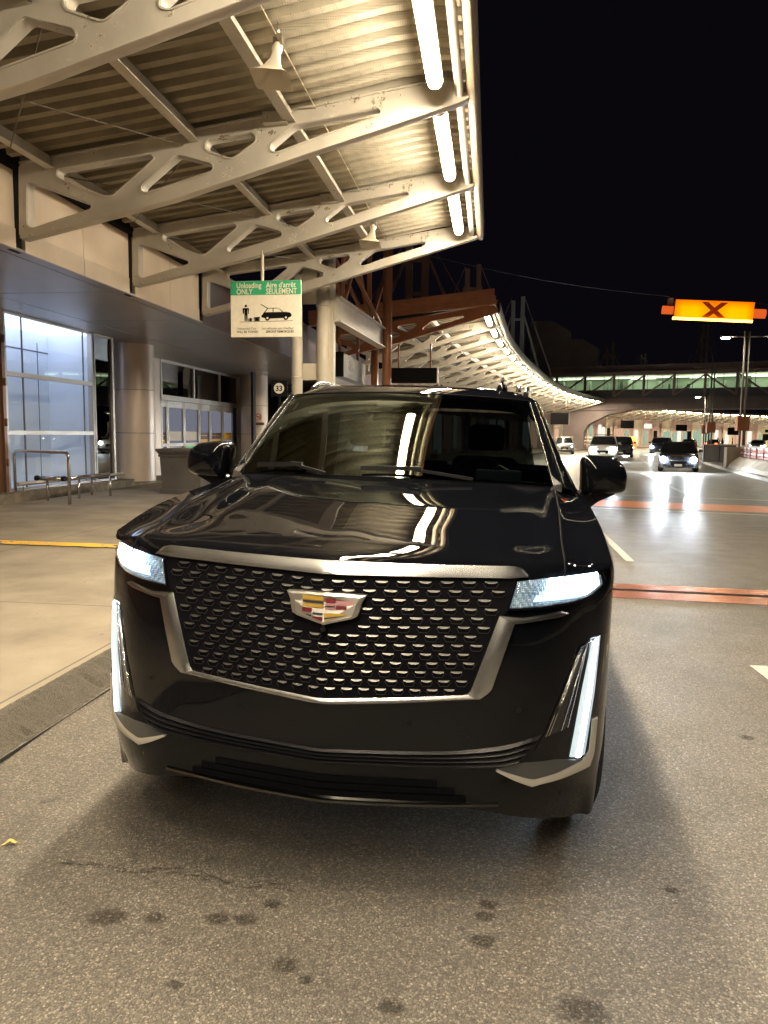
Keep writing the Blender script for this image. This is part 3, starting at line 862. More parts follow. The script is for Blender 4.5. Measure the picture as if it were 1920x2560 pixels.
# ------------------------------------------------------------------ street furniture by the windows
e = empty("hoop_rail", (-9.3, 14.95, .13), label="stainless upside-down U rail standing on the pavement by the lit window", cat="rail")
b = MB()
A, B_ = Vector((-.95, .35, 0)), Vector((.62, -.17, 0)); d = (B_-A).normalized(); pts = [A]
H_ = 1.09
for k in range(7):
    a = k/6*pi/2; pts.append(A+d*(.11*(1-cos(a)))+Vector((0, 0, H_-.11+.11*sin(a))))
for k in range(7):
    a = k/6*pi/2; pts.append(B_-d*(.11*(1-sin(a)))+Vector((0, 0, H_-.11+.11*cos(a))))
pts.append(B_); b.smooth = True; b.tube(pts, .034, 14); b.build("tube", "stainless", e)
e = empty("lean_bench", (-9.2, 16.3, .13), label="low stainless lean rail with black ends running along the window wall", cat="bench")
b = MB(); b.smooth = True
b.tube([(-.60, -.85, .50), (.02, -.90, .50)], .05, 14); b.build("seat_rail", "stainless", e)
b = MB(); b.tube([(-.66, -.845, .50), (-.59, -.85, .50)], .058, 14); b.build("end_cap", "black_plastic", e)
b = MB(); b.tube([(0, -.90, .50), (.07, -.905, .50)], .058, 14); b.build("end_cap", "black_plastic", e)
b = MB(); b.smooth = True; b.tube([(.03, -.80, .49), (-.08, 1.3, .49)], .045, 14); b.build("back_rail", "stainless", e)
for x, y in ((-.38, -.86), (-.30, .86), (.22, .78), (-.02, -.2)):
    b = MB(); b.tube([(x, y, 0), (x, y, .47)], .028, 10); b.build("leg", "stainless", e)
b = MB(); b.smooth = True; b.tube([(-10.12, 15.2, .50), (-10.12, 20.0, .50)], .045, 12); b.tube([(-10.12, 15.4, .34), (-10.12, 15.4, .5)], .02, 8); b.tube([(-10.12, 19.7, .34), (-10.12, 19.7, .5)], .02, 8)
tag(b.build("bumper_rail", "mullion"), "pale guard tube fixed low along the foot of the window", "rail")
e = empty("concrete_planter", (-7.56, 18.5, .13), (0, 0, -.05), label="large square grey concrete planter with moulded rim behind the parked black car", cat="planter")
b = MB(); 
for z0, z1, w0, w1 in ((0, .12, .55, .56), (.12, .92, .51, .545), (.92, .97, .57, .58), (.97, 1.05, .56, .60), (1.05, 1.12, .62, .62)):
    b.add([(x*w0, y*w0, z0) for x, y in ((-1, -1), (1, -1), (1, 1), (-1, 1))]+[(x*w1, y*w1, z1) for x, y in ((-1, -1), (1, -1), (1, 1), (-1, 1))],
          [(0, 1, 5, 4), (1, 2, 6, 5), (2, 3, 7, 6), (3, 0, 4, 7), (4, 5, 6, 7), (3, 2, 1, 0)])
b.build("tub", "planter", e, bevel=.008, fixn=False)
b = MB(); b.box(-.50, .50, -.50, .50, 1.10, 1.135); b.build("soil", "earth", e)

# ------------------------------------------------------------------ signs
SY = 13.66
e = empty("unloading_sign", (-4.09, SY, 3.90), (0, 0, R(-1.0)), label="green and white unloading-only sign hanging on a pole from the canopy", cat="sign")
w2, h2 = .665, .50
sx0 = -w2
b = MB(); b.box(-w2, w2, -.012, .012, -h2, h2); b.build("board", "white", e, bevel=.004)
b = MB(); b.box(-w2+.004, w2-.004, -.0165, -.0125, h2*.50, h2-.004); b.build("green_band", "sign_green", e)
def flat(b, pts, y=-.0175): b.add([(x, y, z) for x, z in pts], [tuple(range(len(pts)))])
def put_text(b, txt, size, x, z, y=-.0195, bold=0., sp=1.0, sxx=1.0):
    vs, fs = text_mb(txt, size, lambda a, c: (x+a*sxx, y, z+c), bold=bold, space=sp); b.add(vs, fs)
b = MB()
put_text(b, "Unloading", .135, -w2+.115, h2-.125, bold=.0022, sxx=.86); put_text(b, "ONLY", .135, -w2+.115, h2-.235, bold=.0022, sxx=.84)
put_text(b, "Aire d'arr\u00eat", .135, .01, h2-.125, bold=.0022, sxx=.86); put_text(b, "SEULEMENT", .135, .01, h2-.235, bold=.0022, sxx=.80)
b.build("lettering", M["white"], e, fixn=False)
b = MB()
put_text(b, "Unattended Cars", .058, -w2+.115, -h2+.135, y=-.0145, sxx=.92); put_text(b, "WILL BE TOWED", .058, -w2+.115, -h2+.075, y=-.0145, bold=.001, sxx=.92)
put_text(b, "Les v\u00e9hicules sans chauffeur", .058, -.075, -h2+.135, y=-.0145, sxx=.92); put_text(b, "SERONT REMORQU\u00c9S", .058, .0, -h2+.075, y=-.0145, bold=.001, sxx=.92)
b.build("small_print", "sign_black", e, fixn=False)
b = MB()
k_ = lambda px, py: (-w2+(px-97)*1.33/1393, h2-(py-155-(px-97)*.088)*1.0/1100)   # pictogram measured off the sign itself
Y_ = -.0145
def pic(pts): b.add([(k_(*p)[0], Y_, k_(*p)[1]) for p in pts], [tuple(range(len(pts)))])
pic([(402+25*cos(a), 668+25*sin(a)) for a in [2*pi*i/16 for i in range(16)]])
pic([(345, 705), (455, 715), (465, 730), (462, 830), (446, 828), (444, 745), (436, 745), (432, 970), (410, 968), (404, 850), (398, 850), (395, 968), (374, 966), (372, 740), (364, 740), (360, 820), (340, 818), (338, 720)])
pic([(285, 968), (1325, 1046), (1325, 1054), (285, 976)])
pic([(450, 922), (530, 924), (530, 980), (450, 976)]); pic([(556, 908), (680, 910), (680, 992), (556, 986)]); pic([(475, 912), (505, 912), (505, 924), (475, 922)])
pic([(690, 665), (706, 662), (835, 755), (822, 765)])
pic([(705, 890), (740, 860), (770, 830), (1130, 860), (1200, 868), (1270, 885), (1300, 920), (1300, 960), (1235, 985), (1150, 980), (880, 965), (790, 950), (712, 925)])
pic([(825, 758), (845, 758), (775, 840), (745, 865), (740, 850)])
pic([(830, 752), (1010, 768), (1040, 776), (1020, 780), (830, 762)]); pic([(1030, 768), (1048, 776), (1140, 858), (1120, 858)]); pic([(930, 760), (948, 762), (944, 850), (934, 850)])
for cx, cy in ((828, 955), (1190, 978)): pic([(cx+46*cos(a), cy+46*sin(a)) for a in [2*pi*i/20 for i in range(20)]])
b.build("pictogram", "sign_black", e, fixn=False)
b = MB(); Y_ = -.0165
for cx, cy in ((828, 950), (1190, 973)): pic([(cx+21*cos(a), cy+21*sin(a)) for a in [2*pi*i/16 for i in range(16)]])
for x in (466, 520, 572, 665): pic([(x, 930), (x+6, 930), (x+6, 985), (x, 985)])
b.build("pictogram_wheel", "white", e, fixn=False)
b = MB(); b.tube([(-.08, .035, -.35), (-.08, .06, 1.05)], .030, 12); b.build("pole", "cream", e)

# cream pipe columns behind the last truss
def post(name, x, y, r, z1, m, label, group=None, collar=None, z0=.13, n=20):
    e = empty(name, (x, y, z0), label=label, cat="column", group=group)
    b = MB(); b.smooth = True; b.tube([(0, 0, 0), (0, 0, z1-z0)], r, n); b.build("shaft", m, e)
    if collar:
        q = MB(); q.tube([(0, 0, collar-z0), (0, 0, collar-z0+.04)], r+.012, n); q.tube([(0, 0, 0), (0, 0, .08)], r+.04, n); q.build("collar", m, e)
    return e
post("pipe_column", -4.72, 18.35, .135, 6.4, "cream", "cream round column left of the pair, behind the last cream truss", "cream columns", 3.0)
c1 = post("pipe_column", -4.12, 18.6, .165, 6.4, "cream", "stout cream column with a flat casing on its right side", "cream columns", 4.75)
b = MB(); b.box(.10, .26, -.04, .22, 0, 6.2); b.build("casing", "cream", c1)
b = MB(); b.box(-.55, -.14, -.06, .10, 2.85, 3.25); b.box(-.55, -.14, -.06, .10, 4.7, 6.2); b.build("cross_plate", "cream", c1)
post("brown_column", -3.33, 24.4, .150, 8.6, "brown", "tall brown round column rising past the near end of the brown canopy", "brown columns", 4.8)
post("brown_column", -3.95, 25.9, .13, 4.5, "brown", "shorter brown column under the end of the cream beam", "brown columns")
post("brown_column", -3.60, 26.3, .075, 4.4, "brown", "thin brown pipe beside the shorter brown column", "brown columns")
# big cream beam and lattice above it
e = empty("link_beam", (-3.7, 21.4, 4.7), label="deep cream steel beam running from the cream column back to the brown column", cat="beam")
def seg(b, x0, y0, x1, y1, hw, z0, z1):
    d = Vector((x1-x0, y1-y0)).normalized(); nx, ny = -d.y*hw, d.x*hw
    v = [(x0+nx, y0+ny), (x0-nx, y0-ny), (x1-nx, y1-ny), (x1+nx, y1+ny)]
    b.add([(x, y, z) for z in (z0, z1) for x, y in v], [(0, 3, 2, 1), (4, 5, 6, 7), (0, 1, 5, 4), (1, 2, 6, 5), (2, 3, 7, 6), (3, 0, 4, 7)])
b = MB(); seg(b, -.12, -2.8, .22, 3.0, .03, -.27, .27); b.build("web", "cream", e)
b = MB(); seg(b, -.12, -2.8, .22, 3.0, .14, .27, .31); seg(b, -.12, -2.8, .22, 3.0, .14, -.31, -.27); b.build("flange", "cream", e)
e = empty("roof_lattice", (-4.2, 23, 5.0), label="dark brown zigzag roof lattice above the cream beam", cat="lattice")
for i, (a, c) in enumerate([((-.9, -4.5, 1.4), (.15, -2.2, .15)), ((.15, -2.2, .15), (.2, -.4, 1.9)), ((.2, -.4, 1.9), (.3, 1.2, .2)), ((-.3, -3, 1.6), (.1, -1, .1)), ((.0, -2.6, 1.9), (.6, 1.8, .2)),
                            ((-.5, -1.2, 2.0), (.3, 1.4, .1)), ((.3, 1.4, .1), (.5, 3.6, 2.2)), ((-.9, -4.5, .2), (-.4, -1.4, 2.0)), ((.1, -2.0, .1), (.1, -2.0, 2.0)), ((.3, 1.3, .1), (.3, 1.3, 2.4))]):
    b = MB(); b.bar(a, c, .09 if i % 3 else .13); b.build("lattice_bar", "brown", e)
# 33 sign
e = empty("number_sign", (-4.98, 17.7, 2.72), label="square black door sign with 33 in a pale disc beside the cream column", cat="sign")
b = MB(); b.box(-.20, .20, -.03, .03, -.19, .19); b.build("board", "sign_black", e, bevel=.004)
b = MB(); b.add([(cos(2*pi*k/32)*.125, -.034, sin(2*pi*k/32)*.125) for k in range(32)], [tuple(range(32))]); b.build("disc", "paper", e, fixn=False)
b = MB(); vs, fs = text_mb("33", .175, lambda a, c: (a*1.0, -.038, c-.062), align='CENTER', bold=.004); b.add(vs, fs); b.build("lettering", "sign_black", e, fixn=False)
b = MB(); b.box(.20, .30, -.02, .02, .05, .09); b.box(.20, .30, -.02, .02, -.09, -.05); b.box(-.03, .03, 0, .05, -.6, -.19); b.build("bracket", "sign_black", e)
# direction sign box seen end-on
e = empty("direction_sign", (-4.43, 24.0, 3.68), (0, 0, 0), label="long dark grey terminal sign box hanging lengthwise on two rods", cat="sign")
b = MB(); b.box(-.16, .155, -2.0, 1.9, -.35, .34); b.build("box", "sign_grey", e, bevel=.012)
b = MB(); b.box(-.17, .165, -2.04, -2.0, -.36, .35); b.build("end_panel", "sign_black", e)
for y in (-1.8, 1.3): 
    b = MB(); b.tube([(0, y, .34), (0, y, 1.6)], .05, 10); b.build("hanger_rod", "brown", e)
b = MB()
def sidetext(txt, size, y, z, bold=.0):
    vs, fs = text_mb(txt, size, lambda a, c: (.158, y+a, z+c), bold=bold); b.add(vs, fs)
sidetext("Terminal 1", .26, -1.3, .02, .004); sidetext("Departures", .17, -1.3, -.20); sidetext("\u2192 33", .2, .7, -.30)
b.build("lettering", "letter_grey", e, fixn=False)
# black departure board
def board(name, x0, x1, y, z0, z1, ztop, label, group=None, m="sign_black"):
    e = empty(name, ((x0+x1)/2, y, (z0+z1)/2), label=label, cat="sign", group=group)
    w, h = (x1-x0)/2, (z1-z0)/2
    b = MB(); b.box(-w, w, -.08, .08, -h, h); b.build("panel", m, e, bevel=.01)
    b = MB(); b.box(w, w+.04, -.09, .09, -h-.02, h+.02); b.build("end_trim", "mullion", e)
    for s in (-.7, .7):
        b = MB(); b.tube([(s*w, 0, h), (s*w, 0, ztop-(z0+z1)/2)], .03, 8); b.build("hanger_rod", "brown", e)
    return e
board("overhead_board", -3.25, -1.76, 25.0, 3.34, 3.83, 4.6, "blank black board hanging in front of the far canopy right behind the car roof", "hanging black boards")

# ------------------------------------------------------------------ curved far canopy
def curved_canopy(name, ya, yb, label, brown_first, glabel, lname, lights=True):
    e = empty(name, (0, 0, 0), label=label, cat="canopy", group="canopies over the kerb")
    sa, sb = s_of_y(ya), s_of_y(yb); n = int(round((sb-sa)/SP)); sp = (sb-sa)/n
    for k in range(n+1):
        s = sa+k*sp; x, y, tx, ty = edge_at(s)
        o = bpy.data.objects.new("truss", TRB if (k == 0 and brown_first) else TR); COL.objects.link(o); o.parent = e
        o.location = (x, y, 0); o.rotation_euler = (0, 0, -atan2(tx, ty))
        if k < n and lights:
            fe = light_fixture(s+.35, s+sp-.55, .47, 5.95, glabel(k), lname)
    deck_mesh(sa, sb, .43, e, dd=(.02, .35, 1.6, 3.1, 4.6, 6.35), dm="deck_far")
    for d in (3.75, 2.42):
        z = deck_z(d)-.035; beam_along("purlin", sa, sb, d-.06, d+.06, z-.2, z, "truss", e, n=n)
    b = MB(); b.smooth = True; m_ = n*3
    b.grid([[off_pt(lerp(sa, sb, k/m_), d, z) for k in range(m_+1)] for d, z in prof]); b.build("edge_gutter", "fascia", e, auto=50)
    b = MB(); b.smooth = True; b.tube([off_pt(lerp(sa, sb, k/m_), .20, 6.02) for k in range(m_+1)], .055, 10); b.build("rain_pipe", "pipe", e)
    return e
def lab2(k):
    return NTH[k]+" strip light of the curved canopy counted from its brown end fascia"
cc = curved_canopy("curved_canopy", 27.55, 97.5, "long curved canopy with a brown end fascia and a row of edge lights", True, lab2, "strip lights of the curved canopy")
# stepped brown end fascia
b = MB()
for z0, z1, yy, x1 in ((6.22, 6.36, -.10, .02), (6.36, 6.50, -.14, -.02), (6.50, 6.74, -.20, -.08)):
    ye = 27.45
    b.add([(x, y, z + (x+.05)*.105) for z in (z0, z1) for y in (ye+yy, ye+.1) for x in (-6.6, x1+.1)], [(0, 2, 3, 1), (4, 5, 7, 6), (0, 1, 5, 4), (2, 6, 7, 3), (0, 4, 6, 2), (1, 3, 7, 5)])
b.build("end_fascia", "brown", cc, bevel=.01)
c3 = curved_canopy("curved_canopy", 106, 166, "distant canopy seen as pale stripes beyond the footbridge", False, lambda k: NTH[k]+" tiny strip light beyond the footbridge, counted from the bridge", "strip lights of the canopy beyond the bridge")

# far terminal front following the curve
fb = empty("far_terminal_front", (0, 0, 0), label="far curved terminal front with lit shop windows under the canopies", cat="building")
sA, sB = s_of_y(36), _cum[-1]-1
M["fw_warm"] = glow("far_window_warm", (1., .62, .40), .28); M["fw_green"] = glow("far_window_green", (.62, .85, .62), .22)
M["fw_white"] = glow("far_window_white", (.95, .93, .80), .40); M["fw_blue"] = glow("far_window_blue", (.30, .55, 1.0), .4)
M["fw_pink"] = glow("far_panel_pink", (.95, .58, .45), .20)
rf = random.Random(11); k = 0; s = sA
while s < sB-3:
    L = 3.4; q = [s, s+L]
    b = MB(); b.grid([[off_pt(t, 8.9, .1) for t in q], [off_pt(t, 8.9, 5.6) for t in q]])
    b.grid([[off_pt(t, 8.75, 4.0) for t in q], [off_pt(t, 8.75, 5.6) for t in q]]); b.grid([[off_pt(t, 8.75, 4.0) for t in q], [off_pt(t, 8.9, 4.0) for t in q]])
    for t in (s, s+L-.35): b.grid([[off_pt(u, 8.72, .1) for u in (t, t+.35)], [off_pt(u, 8.72, 4.0) for u in (t, t+.35)]])
    wl = b.build("wall", "pink_wall" if k % 3 else "panel", fb)
    yy = edge_at(s)[1]
    ms = ["fw_pink", "fw_warm", "fw_white"] if yy < 100 else ["fw_green", "fw_white", "fw_green", "fw_warm", "fw_white", "fw_green"]
    mm = rf.choice(ms) if rf.random() > .15 else "dark_glass"
    for j in range(rf.choice((1, 2, 2))):
        a = s+.42+j*1.38; b = MB(); q2 = [a, a+1.28]
        h = 3.4 if yy < 100 else rf.uniform(2.6, 3.7)
        b.grid([[off_pt(t, 8.70, .5 if j != 1 else .15) for t in q2], [off_pt(t, 8.70, h) for t in q2]])
        b.build("window", mm if rf.random() > .25 else rf.choice(ms), wl, fixn=False)
    s += L; k += 1

# hanging boards under the far canopies
board("overhead_board", 6.05, 7.87, 80, 2.9, 4.07, 5.6, "black hanging board under the far end of the curved canopy, left of the pier", "hanging black boards")
board("overhead_board", 17.9, 19.7, 110, 2.9, 3.99, 5.6, "black hanging board beyond the bridge, right of the pale lit wall", "hanging black boards")
board("overhead_board", 27.6, 29.2, 120, 2.7, 3.63, 5.6, "black hanging board in the middle of the green lit windows beyond the bridge", "hanging black boards")
board("overhead_board", 36.5, 38.2, 125, 2.2, 3.35, 5.6, "black hanging board beside the tall lamp post beyond the bridge", "hanging black boards")
board("lit_sign", 22.6, 23.7, 118, 3.0, 3.7, 5.2, "small white and blue lit sign between the hanging boards", None, "fw_white")

# ------------------------------------------------------------------ footbridge 
br = empty("footbridge", (0, 0, 0), label="glazed footbridge with diagonal steel bracing crossing high over the road", cat="bridge")
BA, BB = Vector((7.2, 100.6)), Vector((52.0, 92.0))
bd = (BB-BA).normalized(); bn = Vector((-bd.y, bd.x)); BL = (BB-BA).length
def bp(t, o, z): p = BA+bd*t+bn*o; return (p.x, p.y, z + t*.012)
def bbox(b, t0, t1, o0, o1, z0, z1):
    b.add([bp(t, o, z) for z in (z0, z1) for o in (o0, o1) for t in (t0, t1)], [(0, 2, 3, 1), (4, 5, 7, 6), (0, 1, 5, 4), (2, 6, 7, 3), (0, 4, 6, 2), (1, 3, 7, 5)])
b = MB(); bbox(b, 0, BL, -.5, 4.5, 9.15, 9.6); bbox(b, 0, BL, .6, 4.0, 9.6, 10.5); b.build("roof", "bridge", br)
b = MB(); bbox(b, 0, BL, -.45, 4.4, 6.35, 6.55); bbox(b, 0, BL, -.1, 4.1, 6.5, 7.45); b.build("floor_beam", "util", br)
b = MB(); bbox(b, 0, BL, -.6, 4.6, 4.95, 6.35); b.build("girder", "bridge_conc", br)
b = MB(); bbox(b, 0, BL, 3.9, 4.0, 7.4, 9.1); b.build("back_wall", "bridge_in", br)
b = MB(); bbox(b, .5, BL, 1.2, 2.6, 8.98, 9.02); b.build("ceiling_light", "bridge_lamp", br)
for k in range(5):
    b = MB(); bbox(b, 10+k*7, 13+k*7, .8, 3.2, 8.90, 8.94); b.build("ceiling_light", "lamp_panel" if "lamp_panel" in M else "bridge_lamp", br)
b = MB(); bbox(b, 0, BL, .0, .02, 7.45, 9.12); b.build("glazing", "bridge_glass", br)
b = MB()
for k in range(int(BL/1.72)+1): bbox(b, k*1.72-.03, k*1.72+.03, -.03, .03, 7.45, 9.12)
b.build("glazing_bars", "util", br)
rk = random.Random(5)
b = MB()
for k in range(26):
    t = rk.uniform(1, BL-2); w = rk.uniform(.15, .5); bbox(b, t, t+w, rk.uniform(1, 3), 3.3, 7.4, rk.uniform(8.0, 8.8))
b.build("interior_partition", "bridge_in", br)
np_ = int(BL/3.5)
for k in range(np_+1):
    b = MB(); t = 1.1+k*3.5; bbox(b, t-.16, t+.16, -.42, -.12, 6.5, 9.2); b.build("truss_post", "bridge", br)
    b = MB()
    if k < np_:
        if k < 5: b.bar(bp(t, -.27, 6.6), bp(t+3.5, -.27, 9.1), .26, .2)
        else: b.bar(bp(t, -.27, 9.1), bp(t+3.5, -.27, 6.6), .26, .2)
        b.build("truss_diagonal", "bridge", br)
b = MB()
prf = [(2.0, .1), (2.0, 5.0), (10.6, 5.0), (7.4, 4.35), (5.2, 3.2), (4.6, 2.2), (4.6, .1)]
b.prism(prf, lambda x, z, k: bp(x, -.4+k*4.6, z)); b.build("pier", "bridge_conc", br)

# ------------------------------------------------------------------ dark blocks behind, masts, cable
for i, (x0, x1, y, z1, dep, lb) in enumerate([(7.0, 14.6, 150, 23.4, 20, "tall dark block behind the curved canopy with a sloped corner"), (14.6, 21.0, 158, 21.0, 18, "lower dark block stepping down towards the footbridge"),
                                              (-9, 8.2, 165, 19.5, 20, "dark low block hidden partly by the canopy roof")]):
    b = MB(); b.prism([(x0, 0), (x1, 0), (x1, z1-1.9), (x1-3.2, z1), (x0, z1)], lambda x, z, k: (x, y+k*dep, z))
    tag(b.build("concrete_block", "brick"), lb, "building", "dark blocks behind the canopy")
def mast(x, y, zt, zb, lb, m="mast", w=1.0):
    e = empty("roof_mast", (x, y, zb), label=lb, cat="mast", group="twin masts on the terminal roof")
    h = zt-zb
    for s in (-1, 1):
        b = MB(); b.bar((s*.36*w, 0, 0), (s*.36*w, 0, h*(1 if s > 0 else .95)), .30*w, .30*w); b.build("leg", m, e)
    for f_ in (.72, .3):
        b = MB(); b.bar((-.5*w, 0, h*f_), (.5*w, 0, h*f_), .16); b.build("tie", m, e)
    for s in (-1, 1):
        b = MB(); b.bar((s*.5*w, 0, h*.75), (s*2.0*w, 0, -.6), .13*w); b.build("stay", m, e)
        b = MB(); b.bar((s*.5*w, 0, h*.98), (s*2.9*w, 0, -.5), .04*w); b.build("stay_cable", m, e)
M["mast_brown"] = mat("mast_brown", (.30, .16, .09), .6)
mast(-3.1, 31.5, 9.6, 6.4, "brown twin mast nearest the brown column", "mast_brown", .9)
mast(-1.35, 50.5, 12.6, 7.2, "twin mast standing just behind the brown end fascia", "mast_brown", 1.)
mast(1.85, 60, 12.2, 6.2, "twin mast in the middle, above the curved light row", "mast", 1.0)
mast(16.1, 110, 14.7, 9.0, "small twin mast right of the dark blocks", "mast", 1.2)
mast(18.7, 100, 12.1, 9.9, "stubby twin mast top above the footbridge roof", "mast", .6)
mast(28.0, 108, 17.0, 10.0, "faint tall twin mast below the left half of the amber sign", "mast", .9)
mast(38.5, 108, 17.0, 10.0, "faint tall twin mast below the right end of the amber sign", "mast", .9)
b = MB(); q = [(-3.5, 34.0, 9.6), (8.6, 40, 8.6)]
b.tube([tuple(Vector(q[0]).lerp(Vector(q[1]), t) - Vector((0, 0, .25*sin(pi*t)))) for t in [k/16 for k in range(17)]], .016, 5)
b.tube([(12.8, 40, 8.2), (22, 44, 8.6)], .016, 5)
tag(b.build("span_wire", "wire"), "thin wire sagging across the night sky to the amber sign", "wire")

# ------------------------------------------------------------------ amber X sign
e = empty("lane_sign", (10.73, 40.0, 7.94), (0, R(3.7), R(-4)), label="glowing amber lane sign with a dark X hanging over the road", cat="sign")
w2, h2 = 1.82, .42
b = MB(); b.box(-w2, w2, .02, .45, -h2, h2); b.build("case", "truss_brown", e)
n = 24; b = MB(); rows = []
M["sign_face"] = None
mm = bpy.data.materials.new("amber_gradient"); mm.use_nodes = True; t = NT(mm)
nn = mm.node_tree.nodes; em = nn.new("ShaderNodeEmission"); tc = t.coord((1, 1, 1), "Object")
xy = t.n("ShaderNodeSeparateXYZ"); t.l(tc, xy.inputs[0])
ax = t.math('ABSOLUTE', t.math('ADD', xy.outputs[0], .0)); 
fx = t.math('MULTIPLY', t.ramp(t.math('DIVIDE', ax, w2), [(0.0, .25), (.45, 1.), (.8, .9), (1.0, .25)]), t.ramp(t.math('MULTIPLY_ADD', xy.outputs[2], -1/(2*h2), .5), [(0, .15), (.45, .9), (1, 1)]))
t.l(t.mix(fx, (1., .12, .0), (1., .52, .0)), em.inputs[0]); em.inputs[1].default_value = .48
mm.node_tree.links.new(em.outputs[0], nn["Material Output"].inputs[0]); M["sign_face"] = mm
b.box(-w2, w2, .0, .02, -h2, h2); b.build("lit_face", "sign_face", e)
b = MB()
for s in (-1, 1): b.add([(s*-.62, -.012, h2*.84), (s*-.30, -.012, h2*.84), (s*.55, -.012, -h2*.90), (s*.22, -.012, -h2*.90)] if 1 else [], [(0, 1, 2, 3)])
for v_ in []: pass
b.build("cross_mark", "x_mark", e, fixn=False)
b = MB(); b.box(-w2-.08, w2-.02, -.10, -.02, -h2-.14, -h2-.03); b.build("tube_lamp", "amber_tube", e)
for s, r in ((-1, .20), (1, .22)):
    b = MB(); b.tube([(s*(w2+.06), .2, -.08), (s*(w2+.58), .2, -.08)], r, 14); b.build("end_lamp", "amber_dim", e)
b = MB(); b.box(-w2-.35, -w2-.1, .1, .3, .1, .5); b.box(-w2, w2, .1, .2, h2, h2+.02); b.build("hanger_bracket", "truss_brown", e)

# ------------------------------------------------------------------ lamp posts
def lamp_post(x, y, zt, arms, lit, lb, r=.10, zb=.14, low=None, lm="lamp_far"):
    e = empty("lamp_post", (x, y, zb), label=lb, cat="street lamp", group="lamp posts on the island")
    H_ = zt-zb; b = MB(); b.smooth = True
    b.tube([(-.11, 0, 0), (-.11, 0, H_)], .07, 10); b.build("pole", "mast", e); b = MB(); b.smooth = True
    b.tube([(.11, 0, 0), (.11, 0, H_)], .07, 10); b.build("pole", "mast", e)
    b = MB(); b.box(-.35, .35, -.25, .25, 2.0, 2.9); b.build("cabinet", "truss_brown", e)
    for s, L, on in zip((-1, 1), arms, lit):
        z = H_-.35
        b = MB(); b.tube([(0, 0, z), (s*L, 0, z+.05)], .035, 8); b.build("arm", "mast", e)
        b = MB(); b.box(s*L-.30, s*L+.30, -.13, .13, z-.03, z+.10); h = b.build("lamp_head", "mast", e, bevel=.03)
        if on:
            b = MB(); b.box(s*L-.22, s*L+.22, -.10, .10, z-.09, z-.035); b.build("lamp_lens", lm, h)
    return e
lamp_post(15.43, 50, 8.2, (1.25, 1.75), (1, 1), "near tall twin lamp post behind the concrete barrier, with its lamp lit")
lamp_post(19.0, 70, 8.1, (1.3, 1.3), (0, 0), "middle twin lamp post with unlit arms, left of the tall one")
lamp_post(22.8, 86, 6.4, (.9, 1.0), (1, 0), "farther thinner lamp post with a low lit lamp on its left")
lamp_post(9.95, 8.0, 8.6, (1.6, 1.6), (1, 1), "unseen lamp post added to the right of the viewer to light road and facade", lm="lamp_added")  # added out of view to brighten facade, columns and right foreground

# ------------------------------------------------------------------ island barrier and boxes
e = empty("concrete_barrier", (0, 0, .14), label="sloped concrete barrier with red slatted fence on top at the right edge", cat="barrier")
BR = [(12.35, 42.0), (11.75, 38.5), (11.35, 34.5), (11.1, 30.), (10.9, 24.)]
b = MB(); b.grid([[(x+o, y, z) for x, y in BR] for o, z in ((.0, 0), (.06, .18), (.42, .50), (.50, .56), (.75, .56), (.75, 0))]); b.build("wall", "barrier", e)
b = MB(); b.box(12.25, 13.2, 41.9, 42.4, 0, 1.06); b.build("end_block", "barrier", e, bevel=.02)
def brp(t):
    i = min(int(t), len(BR)-2); return lerp(BR[i][0], BR[i+1][0], t-i)+.62, lerp(BR[i][1], BR[i+1][1], t-i)
for j in range(12):
    t0, t1 = j*.33, j*.33+.28
    (xa, ya), (xb, yb) = brp(t0), brp(t1)
    for z, m in ((.60, "rail_red"), (.74, "rail_pale"), (.88, "rail_red"), (1.0, "rail_pale")):
        b = MB(); b.bar((xa, ya, z+.04), (xb, yb, z+.04), .04, .09); b.build("fence_board", m, e)
    b = MB(); b.bar((xb, yb, .5), (xb, yb, 1.1), .07); b.build("fence_post", "rail_red", e)
b = MB(); pts = [brp(.33*k) for k in range(12)]; b.tube([(x, y, 1.12) for x, y in pts], .04, 8); b.build("top_rail", "kerb_far", e)
e = empty("utility_box", (14.55, 51.4, .14), (0, 0, R(-12)), label="wide dark grey utility enclosure on the island at the foot of the lamp posts", cat="utility box")
b = MB(); b.box(-.95, .95, -.5, .5, 0, 1.08); b.build("body", "util", e, bevel=.02)
b = MB(); b.box(-1.0, 1.0, -.55, .55, 1.08, 1.14); b.build("lid", "mullion", e)
b = MB(); b.box(-.93, -.90, -.52, -.5, .05, 1.05); b.box(-.02, .02, -.52, -.5, .05, 1.05); b.box(.90, .93, -.52, -.5, .05, 1.05); b.build("panel_seam", "black_plastic", e)
post("sign_post", 15.8, 50.6, .05, 3.1, "mast", "thin dark post standing right of the utility enclosure")
e = empty("barrel", (20.9, 118, .0), label="square yellow-orange traffic barrel under the hanging boards", cat="traffic barrel")
M["barrel"] = mat("barrel_orange_glow", (.85, .38, .06), .5, emit=(1., .40, .08), strength=.35)  # drum colour holds a glow in place of light falling on it
b = MB(); b.tube([(0, 0, 0), (0, 0, 1.8)], [.75, .65], 12); b.build("drum", "barrel", e)
for i, x in enumerate((9.2, 12.4)):
    e = empty("slatted_barricade", (x, 96.5, .0), label=("pale slatted barricade left of the bridge pier foot", "pale slatted barricade right of the bridge pier foot")[i], cat="barricade", group="barricades at the pier")
    b = MB(); 
    for z in (.7, 1.1, 1.5): b.box(-.9, .9, -.04, .04, z, z+.2)
    b.build("slat", "paper", e)
    b = MB(); b.box(-.8, -.7, -.05, .3, 0, 1.8); b.build("leg", "rail_red", e)
    b = MB(); b.box(.7, .8, -.05, .3, 0, 1.8); b.build("leg", "rail_red", e)
